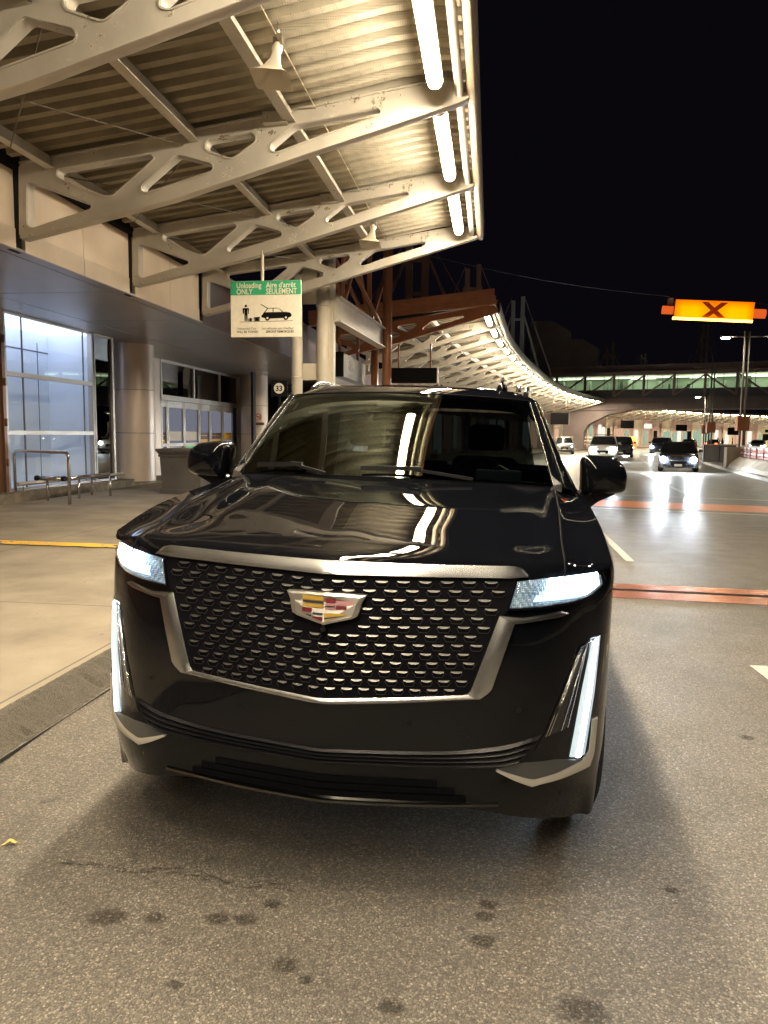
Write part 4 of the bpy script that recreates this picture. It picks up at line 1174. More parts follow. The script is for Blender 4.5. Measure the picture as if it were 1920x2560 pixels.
# ------------------------------------------------------------------ the black car (local: x across, y back from the nose, z up)
def m_paint():
    m = bpy.data.materials.new("black_car_paint"); m.use_nodes = True
    t = NT(m); b = t.b; co = t.coord()
    b.inputs["Base Color"].default_value = (.003, .0034, .005, 1); b.inputs["Roughness"].default_value = .5
    b.inputs["Specular IOR Level"].default_value = .0
    b.inputs["Coat Weight"].default_value = 1.; b.inputs["Coat Roughness"].default_value = .012; b.inputs["Coat IOR"].default_value = 1.37
    dust = t.ramp(t.noise(co, 420, 2, .5), [(.76, 0), (.80, .5)])
    t.l(t.mix(dust, (.003, .0034, .005), (.012, .012, .012)), b.inputs["Base Color"])
    return m
M["paint"] = m_paint()
M["satin"] = mat("satin_silver", (.41, .415, .42), .27, 1.)
M["satin_pale"] = mat("pale_satin_silver", (.62, .60, .55), .42, .7)
M["satin_dark"] = mat("grey_facet", (.10, .105, .11), .34, .6)
M["tooth"] = mat("grille_tooth", (.13, .13, .125), .40, 1.)
M["gloss_black"] = mat("gloss_black", (.004, .004, .006), .15, spec=.35)
M["matte_black"] = mat("matte_black", (.004, .004, .006), .7, spec=.05)
M["skid"] = mat("dark_skid_trim", (.20, .20, .19), .22, 1.)
M["hex"] = mat("grille_wire", (.045, .045, .05), .3, .6)
M["louvre"] = mat("louvre_black", (.005, .005, .007), .35, spec=.2)
M["rubber"] = mat("tyre_rubber", (.018, .018, .018), .75, bump=.3, bscale=60)
M["rim"] = mat("rim_alloy", (.35, .35, .36), .3, 1.)
M["lamp_hot"] = glow("headlamp_hot", (.84, .93, 1.), 22.)
M["lamp_mid"] = glow("headlamp_mid", (.55, .78, 1.), .8)
M["lamp_lens"] = glass("headlamp_lens", (.95, .97, 1.), 1., .02, 1.5)
def m_cell():
    m = bpy.data.materials.new("lamp_prisms"); m.use_nodes = True
    t = NT(m); co = t.coord(); v = t.n("ShaderNodeTexVoronoi"); v.inputs["Scale"].default_value = 150; v.inputs["Randomness"].default_value = .3; t.l(co, v.inputs["Vector"])
    c = t.ramp(v.outputs["Distance"], [(.1, (.55, .68, .78)), (.5, (.18, .26, .33))])
    t.l(c, t.b.inputs["Base Color"]); t.b.inputs["Metallic"].default_value = .7; t.b.inputs["Roughness"].default_value = .25
    t.l(c, t.b.inputs["Emission Color"]); t.b.inputs["Emission Strength"].default_value = .10
    t.bump(v.outputs["Distance"], .8, .004); return m
M["prism"] = m_cell()
M["drl_hot"] = glow("running_light_hot", (.86, .95, 1.), 9.)
M["drl_soft"] = mat("running_light_guide", (.55, .62, .66), .2, .3, emit=(.62, .80, .90), strength=.25)
M["wind"] = glass("windscreen_glass", (.15, .17, .165), (.88, 1., .90), 0., 1.52, .040)
M["tint"] = glass("tinted_glass", (.07, .08, .08), 1., 0., 1.52)
M["cabin"] = mat("cabin_trim", (.018, .017, .016), .6)
M["seat"] = mat("seat_leather", (.030, .028, .026), .5)
M["chrome"] = mat("chrome", (.70, .70, .70), .08, 1.)
M["badge_gold"] = mat("badge_gold", (.60, .38, .06), .3, .5)
M["badge_red"] = mat("badge_red", (.16, .02, .03), .3, .3)
M["badge_pink"] = mat("badge_silver_red", (.62, .30, .33), .3, .6)
M["badge_dark"] = mat("badge_dark", (.05, .05, .06), .3, .3)
M["badge_silver"] = mat("badge_silver", (.50, .48, .45), .32, .9)

CXL, CY0, CAL, CGA = -.56465, 2.44676, R(1.524), R(1.421)
car = empty("large_suv", (CXL, CY0, 0), (0, CGA, -CAL), label="big glossy black SUV with mesh grille and lit headlamps filling the foreground", cat="car")
HU = [0, .3, .5, .6, .7, .8, .88, .93, .96, .99, 1.005, 1.015]; HV = [0, .035, .067, .08, .108, .17, .25, .31, .36, .45, .56, .80]
GZ = [.25, .3, .4, .5, .6, .744, .9, 1.015, 1.115, 1.18, 1.24]; GV = [.11, .08, .035, .01, 0, .001, .012, .026, .043, .056, .085]
HUS = [sum(interp(HU, HV, abs(k*.005+o*.006)) for o in range(-5, 6))/11 for k in range(206)]
def hu_s(u):
    a = min(abs(u), 1.015)/.005; i = min(int(a), 204); return lerp(HUS[i], HUS[i+1], a-i)
def Ff(u, z): return (hu_s(u) if abs(u) < .93 else interp(HU, HV, abs(u))+(hu_s(.93)-interp(HU, HV, .93))*(1-sst(.93, .97, abs(u)))) + interp(GZ, GV, z)*(1-sst(.9, 1.01, abs(u)))
def z_sh(v): return interp([.2, .3, .45, .6, .8, 1.1, 1.5, 2., 5.2], [1.200, 1.205, 1.235, 1.27, 1.305, 1.335, 1.365, 1.385, 1.40], v)
def vb(u): return 1.2+.194*(u/.803)**2
def hood_z(u, v):
    a = abs(u); d = v-hu_s(min(a, .98))-.055
    dv = lerp(d, v-.075, sst(.0, .55, d))
    z = 1.207+.032*(1-math.exp(-max(d, -.03)/.035))+.208*dv-.030*dv*dv
    q = sst(0, .35, d)
    z -= .020*(a/.65)**2*q
    z -= .024*sst(.52, .70, a)*q
    z += .014*sst(.70, .80, a)*q*(1-sst(.80, .9, a))
    z += .0015*q*(1-sst(.0, .12, a))
    k = sst(.76, .97, a)
    return z + (z_sh(v)-z)*k
# body shell: half plan from the nose round the corner to the tail
plan = []
for u in [k*.05 for k in range(17)]+[.83, .86, .88, .90, .92, .94, .96, .975, .99, .998, 1.005, 1.010]: plan.append(('f', u))
for v in [.80]+[.80+.07*k for k in range(1, 58)]: plan.append(('s', v))
for a in range(1, 9): plan.append(('r', a/8))
def zb(v, u):
    if abs(v-.97) < .44 and abs(u) > .9: return .39+sqrt(max(0, .44**2-(v-.97)**2))
    if abs(v-3.92) < .455 and abs(u) > .9: return .39+sqrt(max(0, .455**2-(v-3.92)**2))
    if v < .53: return interp([0, .5, .62, .75, .90, .97], [.372, .372, .352, .318, .265, .25], abs(u))
    return .31
def shell(rz):
    pts = []
    for typ, p in plan:
        if typ == 'f': u = p; v0 = interp(HU, HV, u)
        elif typ == 's': u = 1.015; v0 = p
        else:
            u = 1.015-(1-cos(p*pi/2))*.12 if p < .5 else lerp(.95, 0, (p-.5)/.5); v0 = 4.79+.28*sst(0, .55, p)
        zt = z_sh(v0) if not (typ == 'f' and u < .93) else 1.205
        b0 = zb(v0, u); z = lerp(b0, zt, rz)
        if typ == 'f': v = Ff(u, z)
        else: v = v0
        sh = 1 - .048*sst(zt-.11, zt, z)**2 - .02*sst(.55, .32, z)
        if typ == 'f': sh = 1-(1-sh)*sst(.88, 1.0, u)
        crease = -.010*(1-sst(0, .05, abs(z-.98))) if typ == 's' else 0
        pts.append((u*sh+crease, v, z))
    return pts
rows = [shell(k/22) for k in range(23)]
b = MB(); b.smooth = True
full = [[(-x, y, z) for x, y, z in reversed(r)][:-1] + r for r in rows]
b.grid(full)
body = b.build("body", "paint", car, auto=38)
b = MB(); b.box(-.94, .94, .42, 4.8, .26, .45); b.box(-.60, .60, .24, .5, .36, .50); b.build("underbody", "matte_black", car)
# bonnet with wings
us = [k/60*.974 for k in range(-60, 61)]
b = MB(); b.smooth = True; rws = []
for k in range(0, 41):
    w = (k/40)**1.25; r = []
    for u in us:
        v0 = Ff(u, 1.215)+.0; v1 = vb(min(abs(u), .86))+.10
        v = lerp(v0, v1, w); r.append((u, v, hood_z(u, v) + (.0 if k else -.02)))
    rws.append(r)
b.grid(rws); b.build("bonnet", "paint", car)
for s in (-1, 1):
    b = MB(); pts = []
    for k in range(30):
        u = s*(.795+.02*sst(0, 1, k/29)); v = lerp(.20, 1.36, k/29); pts.append((u, v, hood_z(u, v)+.0005))
    b.tube(pts, .0035, 5); b.build("bonnet_gap", "matte_black", car)

def S_(u, z, off): return (u, Ff(u, z)-off, z)
def polyl(P, n):
    L = [0]
    for a, c in zip(P, P[1:]): L.append(L[-1]+hypot(c[0]-a[0], c[1]-a[1]))
    out = []
    for k in range(n+1):
        t = L[-1]*k/n; i = 0
        while i < len(P)-2 and t > L[i+1]: i += 1
        f = (t-L[i])/max(1e-9, L[i+1]-L[i]); out.append((lerp(P[i][0], P[i+1][0], f), lerp(P[i][1], P[i+1][1], f)))
    return out
def strip(b, A, B_, off=(.012, .012), back=-.004, n=20, m=3, bulge=0., sgn=1, fn=None):
    """raised strip laid on the nose surface between two lines A and B"""
    fn = fn or S_
    a, c = polyl(A, n), polyl(B_, n); rows = []
    for j in range(m+1):
        t = j/m; o = lerp(off[0], off[1], t)+bulge*sin(pi*t)
        rows.append([fn(sgn*lerp(p[0], q[0], t), lerp(p[1], q[1], t), o) for p, q in zip(a, c)])
    rows = [[fn(sgn*p[0], p[1], back) for p in a]] + rows + [[fn(sgn*p[0], p[1], back) for p in c]]
    b.grid(rows)
    for e_ in (0, n): b.add([r[e_] for r in rows], [tuple(range(len(rows)))])
# grille
G_in = [(0, .762), (.25, .779), (.487, .797), (.499, .812), (.581, 1.064), (.600, 1.085), (.622, 1.183)]
gr = MB()
n_ = 26
def g_half(z): return interp([.755, .80, .812, 1.064, 1.09, 1.19], [.0, .492, .502, .583, .604, .624], z) if z > .797 else max(.001, interp([.755, .762, .779, .797], [.0, .02, .25, .487], z))
rows = []
for k in range(27):
    z = lerp(.763, 1.189, k/26); h = g_half(z)+.008
    rows.append([(h*j/16, Ff(h*j/16, z)-.003, z) for j in range(-16, 17)])
gr.smooth = True; gr.grid(rows)
grille = gr.build("grille", "matte_black", car, fixn=False)
tb = MB(); hx = MB()
for r in range(13):
    zr = lerp(1.1555, .797, r/12); sp = lerp(.0730, .0570, r/12); wd = lerp(.0215, .0180, r/12); ht = lerp(.0031, .0027, r/12)
    n0 = 10
    for c in range(-n0, n0+1):
        u = (c+(.5 if r % 2 == 0 else 0))*sp; z = zr+.030*abs(u) + (0 if r else 0)
        if abs(u)+wd > g_half(z)-.004: continue
        if abs(u) < .145 and 1.0 < z < 1.125 and abs(u)+wd < .14: continue
        off = .0; T = lambda du, dz, o: (u+du, Ff(u+du, z+dz)-o, z+dz)
        f = [T(-wd, ht, .009), T(wd, ht, .009), T(wd*.94, ht*.15, .0105), T(wd*.38, -ht, .012), T(-wd*.38, -ht, .012), T(-wd*.94, ht*.15, .0105)]
        g = [T(-wd, ht, 0), T(wd, ht, 0), T(wd*.94, ht*.1, 0), T(wd*.38, -ht, 0), T(-wd*.38, -ht, 0), T(-wd*.94, ht*.1, 0)]
        tb.add(f+g, [(0, 1, 2, 3, 4, 5)]+[(i, (i+1) % 6, 6+(i+1) % 6, 6+i) for i in range(6)])
        rl = lambda du, dz: (u+du, Ff(u+du, z+dz)-.008, z+dz)
        dzr = -.030*.5
        zz = [(-sp*.36, -.003), (-sp*.22, -.0175), (sp*.22, -.0175), (sp*.36, -.003)]
        for p, q in zip(zz, zz[1:]):
            if abs(u+p[0]) < g_half(z+p[1])-.01 and z+p[1] > .785: hx.bar(rl(*p), rl(*q), .0016)
tb.build("grille_studs", "tooth", grille, fixn=False)
hx.build("grille_wire", "hex", grille)
# silver surround
b = MB(); b.smooth = True
for s in (-1, 1):
    strip(b, [(0, .762), (.25, .779), (.487, .797)], [(0, .744), (.25, .762), (.530, .786)], (.012, .016), n=14, sgn=s, bulge=.004)
    strip(b, [(.487, .797), (.499, .812), (.581, 1.064)], [(.530, .786), (.566, .815), (.632, 1.040)], (.010, .018), n=16, sgn=s, bulge=.004)
    strip(b, [(.581, 1.064), (.66, 1.059), (.74, 1.070), (.79, 1.077), (.815, 1.067)], [(.632, 1.040), (.68, 1.046), (.73, 1.053), (.775, 1.057), (.815, 1.065)], (.010, .016), n=14, sgn=s, bulge=.003)
b.build("grille_surround", "satin", car, auto=35)
b = MB(); b.smooth = True
for s in (-1, 1):
    strip(b, [(0, 1.221), (.39, 1.222), (.643, 1.226), (.670, 1.197)], [(0, 1.180), (.39, 1.186), (.62, 1.191), (.668, 1.195)], (.006, .020), n=22, m=5, sgn=s, bulge=.006)
b.build("bonnet_trim_bar", "satin", car, auto=50)
# badge
bd_ = MB()
def crest(sc, o, zc=1.068): 
    P = [(-.137, .049), (-.07, .0515), (0, .052), (.07, .0515), (.137, .049), (.124, .025), (.117, -.005), (.112, -.020), (.095, -.029), (0, -.053), (-.095, -.029), (-.112, -.020), (-.117, -.005), (-.124, .025)]
    return [(x*sc, Ff(x*sc, zc+z*sc)-o, zc+z*sc) for x, z in P]
A_, B2, C2 = crest(1., .0), crest(1., .030), crest(.86, .034)
bd_.add(A_+B2+C2, [(i, (i+1) % 14, 14+(i+1) % 14, 14+i) for i in range(14)]+[(14+i, 14+(i+1) % 14, 28+(i+1) % 14, 28+i) for i in range(14)]+[tuple(range(28, 42))])
badge = bd_.build("badge", "badge_silver", car, auto=30)
def bars(lst, m, o=.037):
    q = MB()
    for x0, x1, z0, z1 in lst:
        P = [(x0, z0), (x1, z0), (x1, z1), (x0, z1)]
        P = [(x, max(z, -.045+abs(x)*.30+.004)) for x, z in P]
        q.add([(x, Ff(x, 1.068+z)-o, 1.068+z) for x, z in P], [(0, 1, 2, 3)])
    q.build("badge_field", m, badge, fixn=False)
bars([(-.078, -.003, .027, .041), (-.076, -.003, .004, .015), (.003, .078, -.026, -.013), (.003, .060, -.047, -.036)], "badge_gold")
bars([(-.076, -.042, -.012, .001), (-.038, -.003, -.044, -.026), (.003, .038, .022, .036), (.040, .076, .002, .014)], "badge_red")
bars([(-.076, -.003, .018, .025), (-.038, -.003, -.020, -.013), (-.068, -.042, -.028, -.022), (.003, .038, .008, .012), (.003, .076, -.034, -.028)], "badge_dark")
bars([(.040, .100, .017, .030), (.003, .038, .013, .020), (.003, .038, .001, .006)], "badge_pink")
b = MB(); b.tube([(0, Ff(0, 1.0)-.03, 1.0), (0, Ff(0, 1.0), 1.0)], .009, 12); b.build("nose_camera", "gloss_black", grille)

for s in (-1, 1):
    # headlamp
    T_ = [(.632, 1.177), (.72, 1.187), (.82, 1.193), (.90, 1.193), (.932, 1.180)]; B_ = [(.611, 1.090), (.72, 1.097), (.84, 1.106), (.90, 1.120), (.938, 1.150)]
    b = MB(); b.smooth = True; strip(b, T_, B_, (.001, .003), n=20, sgn=s); hl = b.build("headlamp", "prism", car, auto=30)
    b = MB(); strip(b, [(.745, 1.186), (.918, 1.190)], [(.735, 1.124), (.88, 1.122), (.925, 1.150)], (.008, .012), n=14, sgn=s); b.build("lamp_module", "lamp_hot", hl)
    b = MB(); strip(b, [(.700, 1.132), (.90, 1.131)], [(.690, 1.112), (.86, 1.117)], (.008, .010), n=10, sgn=s); b.build("lamp_module", "lamp_mid", hl)
    b = MB(); strip(b, [(.655, 1.168), (.735, 1.176)], [(.648, 1.140), (.730, 1.146)], (.006, .008), n=6, sgn=s); b.build("lamp_module", "prism", hl)
    b = MB(); b.smooth = True; strip(b, T_, B_, (.016, .018), back=.014, n=20, sgn=s, bulge=.004); b.build("lamp_cover", "lamp_lens", hl)
    b = MB(); strip(b, [(.611, 1.091), (.72, 1.098), (.84, 1.107), (.90, 1.121)], [(.605, 1.083), (.72, 1.090), (.84, 1.098), (.905, 1.113)], (.018, .018), n=14, sgn=s)
    strip(b, [(.628, 1.178), (.634, 1.178)], [(.606, 1.090), (.612, 1.090)], (.018, .018), n=3, sgn=s); b.build("lamp_rim", "gloss_black", hl)
    # vertical running light
    IN = [(.908, .950), (.880, .79), (.848, .552)]; OU = [(.942, .964), (.932, .77), (.908, .538)]
    b = MB(); b.smooth = True; strip(b, IN, OU, (.004, .004), n=18, sgn=s, bulge=.012); dr = b.build("running_light", "drl_soft", car, auto=40)
    mid = lambda t: [(lerp(p[0], q[0], t), lerp(p[1], q[1], t)) for p, q in zip(IN, OU)]
    b = MB(); b.smooth = True; strip(b, mid(.36), mid(.74), (.012, .012), back=.004, n=18, sgn=s, bulge=.010); b.build("light_strip", "drl_hot", dr)
    # dark pocket and triangular clear lens inboard of it
    b = MB(); strip(b, [(.862, .945), (.748, .650), (.722, .60)], [(.908, .960), (.846, .60), (.845, .55)], (.0015, .0015), n=14, sgn=s)
    strip(b, [(.942, .964), (.932, .77), (.910, .54)], [(.975, .965), (.968, .77), (.952, .66)], (.0015, .0015), n=10, sgn=s); pk = b.build("lamp_pocket", "gloss_black", car)
    b = MB(); strip(b, [(.866, .938), (.757, .647)], [(.888, .948), (.836, .664)], (.003, .006), n=10, sgn=s); b.build("side_lens", "lamp_lens", pk)
    b = MB()
    for p0, p1 in (((.866, .938), (.757, .647)), ((.872, .938), (.768, .650)), ((.884, .93), (.812, .66)), ((.890, .945), (.834, .665)), ((.866, .938), (.905, .955))):
        b.tube([S_(s*lerp(p0[0], p1[0], t), lerp(p0[1], p1[1], t), .008) for t in [k/8 for k in range(9)]], .0018, 5)
    b.build("lens_edge", "chrome", pk)
    # corner blade
    OUb = [(.950, .662), (.946, .53), (.931, .487), (.84, .483), (.748, .480), (.722, .474), (.660, .503), (.595, .538)]
    INb = [(.926, .662), (.922, .545), (.903, .524), (.83, .510), (.755, .502), (.722, .498), (.664, .520), (.600, .542)]
    b = MB(); b.smooth = True; strip(b, INb, OUb, (.014, .020), n=30, sgn=s, bulge=.003); b.build("corner_trim", "satin_pale", car, auto=35)
    b = MB(); strip(b, [(.600, .543), (.690, .562), (.80, .556), (.86, .538)], [(.600, .541), (.722, .500), (.80, .508), (.900, .525)], (.0, .013), n=16, sgn=s); b.build("corner_facet", "satin_dark" if s > 0 else "satin_dark", car)
for s in (-1, 1):
    for u, z in ((.30, .690), (.66, .745)):
        b = MB(); b.tube([S_(s*u, z, .0025), S_(s*u, z, -.004)], .0085, 14); b.build("parking_sensor", "louvre", car)
# louvres across the bumper
def lou(u, t): return lerp(interp([0, .42, .6, .70], [.533, .536, .543, .566], abs(u)), interp([0, .42, .6, .74], [.583, .596, .62, .658], abs(u)), t)
b = MB(); rows = []
for j in range(9):
    t = j/8; o = .012 if j % 2 else .0
    hw = lerp(.66, .745, t); rows.append([(hw*k/24, Ff(hw*k/24, lou(hw*k/24, t))-.002-o, lou(hw*k/24, t)) for k in range(-24, 25)])
b.grid(rows); b.build("bumper_louvres", "louvre", car, fixn=False)
b = MB()
for z0, z1, hw, o in ((.400, .425, .50, .004), (.432, .455, .46, .004), (.462, .484, .40, .004)):
    b.grid([[(hw*k/16, Ff(hw*k/16, z)-oo, z) for k in range(-16, 17)] for z, oo in ((z0, -.004), (z0, o), (z1, o), (z1, -.004))])
b.build("lower_intake", "matte_black", car)
b = MB(); b.smooth = True
b.grid([[(.61*k/24, Ff(.61*k/24, .38)-oo, z+.016*(abs(k)/24)**3) for k in range(-24, 25)] for z, oo in ((.3855, -.002), (.384, .012), (.376, .014), (.3725, -.002))])
b.build("skid_trim", "skid", car, auto=40)
# windscreen, roof, pillars
def wsp(a, w):
    u0, u1 = .803*a, .676*a
    p = Vector((lerp(u0, u1, w), lerp(vb(u0), 1.85+.113*a*a, w), lerp(1.447-.020*a*a, 1.885-.022*a*a, w)))
    return p + Vector((0, -.60, .8))*(.022*sin(pi*w)*(1-a*a*.5))
b = MB(); b.smooth = True
b.grid([[tuple(wsp(k/24, w/16)) for k in range(-24, 25)] for w in range(0, 17)]); wsc = b.build("windscreen", "wind", car, fixn=False)
b = MB(); b.smooth = True
b.grid([[tuple(wsp(k/24, w)+Vector((0, .004, -.004))) for k in range(-24, 25)] for w in (.955, .98, 1.0)])
b.grid([[tuple(wsp(k/24, w)+Vector((0, .006, -.006))) for k in range(-24, 25)] for w in (-.05, .0, .03)]); b.build("glass_border", "matte_black", wsc)
b = MB(); b.tube([tuple(wsp(k/24, 1.003)+Vector((0, .0, .001))) for k in range(-24, 25)], .0045, 6); b.build("glass_seal", "matte_black", wsc)
def roof_pt(a, w):
    v0 = 1.85+.113*a*a; v = lerp(v0, 4.85, w); d = v-v0
    hw = interp([0, .3, 1., 3.2], [.690, .735, .755, .735], d)
    z = 1.885 + interp([0, .06, .15, .40, .9, 2.2, 3.1], [.0, .022, .043, .070, .080, .068, .02], d)
    return (hw*a, v, z-.022*a*a-.055*abs(a)**9)
b = MB(); b.smooth = True
b.grid([[roof_pt(k/24, (w/30)**1.6) for k in range(-24, 25)] for w in range(31)]); b.build("roof", "paint", car, fixn=False)
def belt(v): return (.955, v, z_sh(v)+.012)
for s in (-1, 1):
    # side glass and painted pillars
    def sg(v, t):
        u1, z1 = abs(roof_pt(1, max(0, (v-1.96)/2.9))[0]), roof_pt(1, max(0, (v-1.96)/2.9))[2]
        return (s*(lerp(.950, u1+.002, t)+.012*sin(pi*t)), v+(.0 if v > 2.3 else (t-.5)*.36*sst(2.3, 1.7, v)), lerp(z_sh(v)+.0, z1, t))
    b = MB(); b.smooth = True
    b.grid([[sg(v, t/8) for v in [1.75+k*.1 for k in range(31)]] for t in range(9)]); b.build("side_glass", "tint", car, fixn=False)
    b = MB()
    for v0, v1 in ((2.55, 2.66), (3.62, 3.74), (4.5, 4.85)):
        b.grid([[tuple(Vector(sg(v, t/6))+Vector((s*.006, 0, 0))) for v in (v0, v1)] for t in range(7)])
    b.build("door_pillar", "gloss_black", car, fixn=False)
    b = MB(); b.smooth = True
    W0 = lambda w: wsp(s, w)
    O0 = lambda w: Vector(sg(lerp(1.62, 2.02, w), w)) if 0 else Vector((s*lerp(.948, .712, w), lerp(1.60, 2.03, w), lerp(1.372, 1.868, w)))
    rows = []
    for j in range(6):
        t = j/5; rows.append([tuple(W0(w).lerp(O0(w), t)+Vector((s*.022*sin(pi*t), -.012*sin(pi*t), .006*sin(pi*t)))) for w in [k/14 for k in range(15)]])
    b.grid(rows); b.build("windscreen_pillar", "paint", car, fixn=False)
    b = MB(); b.smooth = True; b.tube([tuple(W0(w)+Vector((s*.004, -.004, .004))) for w in [k/14 for k in range(15)]], .0022, 6)
    b.tube([tuple(W0(w).lerp(O0(w), .3)+Vector((s*.022, -.014, .006))) for w in [k/14 for k in range(15)]], .0018, 6); b.build("pillar_trim", "skid", car)
    # filler between bonnet edge, pillar foot and mirror base
    b = MB(); b.smooth = True
    b.grid([[(s*.86, vb(.86)+.08, hood_z(.86, vb(.86)+.08)), (s*.93, 1.50, z_sh(1.5)+.012), (s*.965, 1.60, z_sh(1.6)-.01), (s*.965, 1.95, z_sh(1.95)-.005)],
            [tuple(W0(0)), tuple(W0(0).lerp(O0(0), .5)+Vector((s*.02, 0, 0))), tuple(O0(0)), (s*.948, 1.95, z_sh(1.95)+.01)]]); b.build("pillar_foot", "paint", car, fixn=False)
    b = MB(); w0 = W0(.0)
    b.add([tuple(w0+Vector((s*-.012, -.018, -.012))), tuple(w0+Vector((s*.004, -.012, .004))), tuple(W0(.09)+Vector((s*.006, -.012, .008))), tuple(w0+Vector((s*.040, -.002, .014))), tuple(w0+Vector((s*.045, -.012, -.028)))], [(0, 1, 2, 3, 4)])
    b.build("cowl_glint", "satin", car, fixn=False)  # silver corner, mostly a reflection, built here as a solid triangle
    b = MB(); b.smooth = True; b.tube([(s*abs(roof_pt(.90, t)[0]), roof_pt(.9, t)[1], roof_pt(.9, t)[2]+.050-.045*(abs(2*((t-.12)/.78)-1))**8) for t in [.12+.78*k/20 for k in range(21)]], .017, 10)
    b.build("roof_rail", "satin", car)
    # mirror
    poly = rpoly([(.952, 1.552), (.966, 1.576), (1.02, 1.581), (1.12, 1.570), (1.166, 1.540), (1.186, 1.482), (1.180, 1.402), (1.12, 1.386), (.958, 1.372)], .02, 3)
    c = (1.06, 1.475); b = MB(); b.smooth = True; rows = []
    for v, k in ((1.735, .90), (1.735, .97), (1.70, 1.0), (1.62, .995), (1.575, .96), (1.545, .88), (1.525, .72), (1.515, .45), (1.512, .1), (1.5118, .001)):
        rows.append([(s*(c[0]+(x-c[0])*k), v+(.0), c[1]+(z-c[1])*k) for x, z in poly])
    b.grid(rows, closed=True); mi = b.build("mirror", "paint", car, auto=45)
    b = MB(); b.add([(s*(c[0]+(x-c[0])*.90), 1.733, c[1]+(z-c[1])*.90) for x, z in poly], [tuple(range(len(poly)))]); b.build("mirror_glass", "chrome", mi, fixn=False)
    b = MB(); b.prism(rpoly([(.900, 1.270), (.965, 1.278), (1.045, 1.348), (1.13, 1.390), (1.00, 1.42), (.955, 1.40), (.938, 1.345), (.905, 1.32)], .012, 3), lambda x, z, k: (s*x, 1.575+k*.115, z))
    b.build("mirror_stalk", "gloss_black", mi)
    b = MB(); b.tube([(s*(c[0]+(x-c[0])*1.004), 1.675, c[1]+(z-c[1])*1.004) for x, z in poly[:14]], .0022, 5); b.build("mirror_trim", "chrome", mi)
    # wheels
    for vw in (.97, 3.92):
        g_ = -s*sin(CGA)*.9*0
        b = MB(); b.smooth = True; rr = []
        for du, rad in ((-.13, .27), (-.135, .34), (-.115, .385), (-.06, .40), (.06, .40), (.115, .385), (.135, .34), (.13, .27)):
            rr.append([(s*.888+du, vw+rad*cos(a), .40+s*.022+rad*sin(a)) for a in [2*pi*k/40 for k in range(40)]])
        b.grid(rr, closed=True); tyre = b.build("wheel", "rubber", car, auto=50)
        b = MB(); rr = [[(s*(.875+du), vw+rad*cos(a), .40+s*.022+rad*sin(a)) for a in [2*pi*k/40 for k in range(40)]] for du, rad in ((-.1, .27), (.115, .275), (.10, .25), (.03, .24), (.03, .01))]
        b.grid(rr, closed=True)
        for k in range(7):
            a = 2*pi*k/7; b.bar((s*.975, vw+.04*cos(a), .40+s*.022+.04*sin(a)), (s*.965, vw+.25*cos(a), .40+s*.022+.25*sin(a)), .035, .05, (1, 0, 0))
        b.build("rim", "rim", tyre)
# wipers
for (pa, pb, pc) in (((-.16, .045), (.135, .055), (.52, .02)), ((-.88, .050), (-.62, .060), (-.38, .015))):
    P = lambda q: tuple(wsp(q[0], q[1])+Vector((0, -.018, .018)))
    b = MB(); b.bar(P(pa), P(pb), .012, .022); wp = b.build("wiper", "black_plastic", car)
    b = MB(); b.bar(P(pb), tuple(wsp(pc[0], pc[1]-.02)+Vector((0, -.02, .012))), .014, .014); q = wsp(lerp(pb[0], pc[0], .1), pb[1]); b.box(q.x-.025, q.x+.035, q.y-.045, q.y-.015, q.z+.012, q.z+.030); b.build("wiper_arm", "black_plastic", wp)
# small round fittings on the roof
e_ = MB(); e_.smooth = True; e_.tube([(.52, 2.25, 1.930), (.52, 2.25, 1.945), (.52, 2.25, 1.965), (.52, 2.25, 1.975)], [.030, .034, .026, .010], 16); an = e_.build("roof_puck", "gloss_black", car)
b = MB(); b.tube([(.52, 2.25, 1.965), (.52, 2.25, 2.015)], .007, 8); b.build("puck_stub", "gloss_black", an)
b = MB(); b.smooth = True; b.tube([(.62, 2.35, 1.935), (.62, 2.35, 1.975)], .018, 14); b.build("roof_lamp_stud", "stainless", car)
# cabin
b = MB(); b.smooth = True
b.grid([[(u, v, z) for u in (-.80, -.4, .2, .35, .5, .80)] for v, z in ((1.30, 1.36), (1.46, 1.415), (1.72, 1.425), (1.80, 1.38), (1.82, 1.10))])
b.build("dashboard", "cabin", car, fixn=False)
b = MB(); b.smooth = True; b.tube([(.42+.185*cos(a), 2.0+.06*sin(a), 1.36+.175*sin(a)) for a in [2*pi*k/28 for k in range(29)]], .014, 8)
b.bar((.26, 1.99, 1.36), (.58, 1.99, 1.36), .05, .04); b.build("steering_wheel", "cabin", car)
for x in (-.42, .42):
    b = MB(); b.box(x-.25, x+.25, 2.30, 2.85, .75, .98); b.prism(rpoly([(x-.25, .95), (x+.25, .95), (x+.22, 1.52), (x-.22, 1.52)], .06), lambda a, c, k: (a, 2.72+k*.14+(c-.95)*.25, c))
    se = b.build("seat", "seat", car, bevel=.02)
    b = MB(); b.prism(rpoly([(x-.13, 1.56), (x+.13, 1.56), (x+.12, 1.74), (x-.12, 1.74)], .05), lambda a, c, k: (a, 2.88+k*.10, c)); b.build("headrest", "seat", se, bevel=.02)
b = MB(); b.box(-.9, .9, 1.5, 4.8, .55, .60); b.box(-.80, .80, 3.6, 3.75, .6, 1.42); b.grid([[(x*.98, y, z-.012) for x, y, z in [roof_pt(k/6, w) for k in range(-6, 7)]] for w in (.04, .3, .7, .98)]); b.build("cabin_lining", "cabin", car, fixn=False)
b = MB(); b.box(-.10, .10, 1.98, 2.03, 1.755, 1.815); b.build("inside_mirror", "black_plastic", car)
b = MB(); b.grid([[(x, 5.02, 1.30), (x*.86, 4.86, 1.88)] for x in (-.84, .84)]); b.build("rear_window", "tint", car, fixn=False)
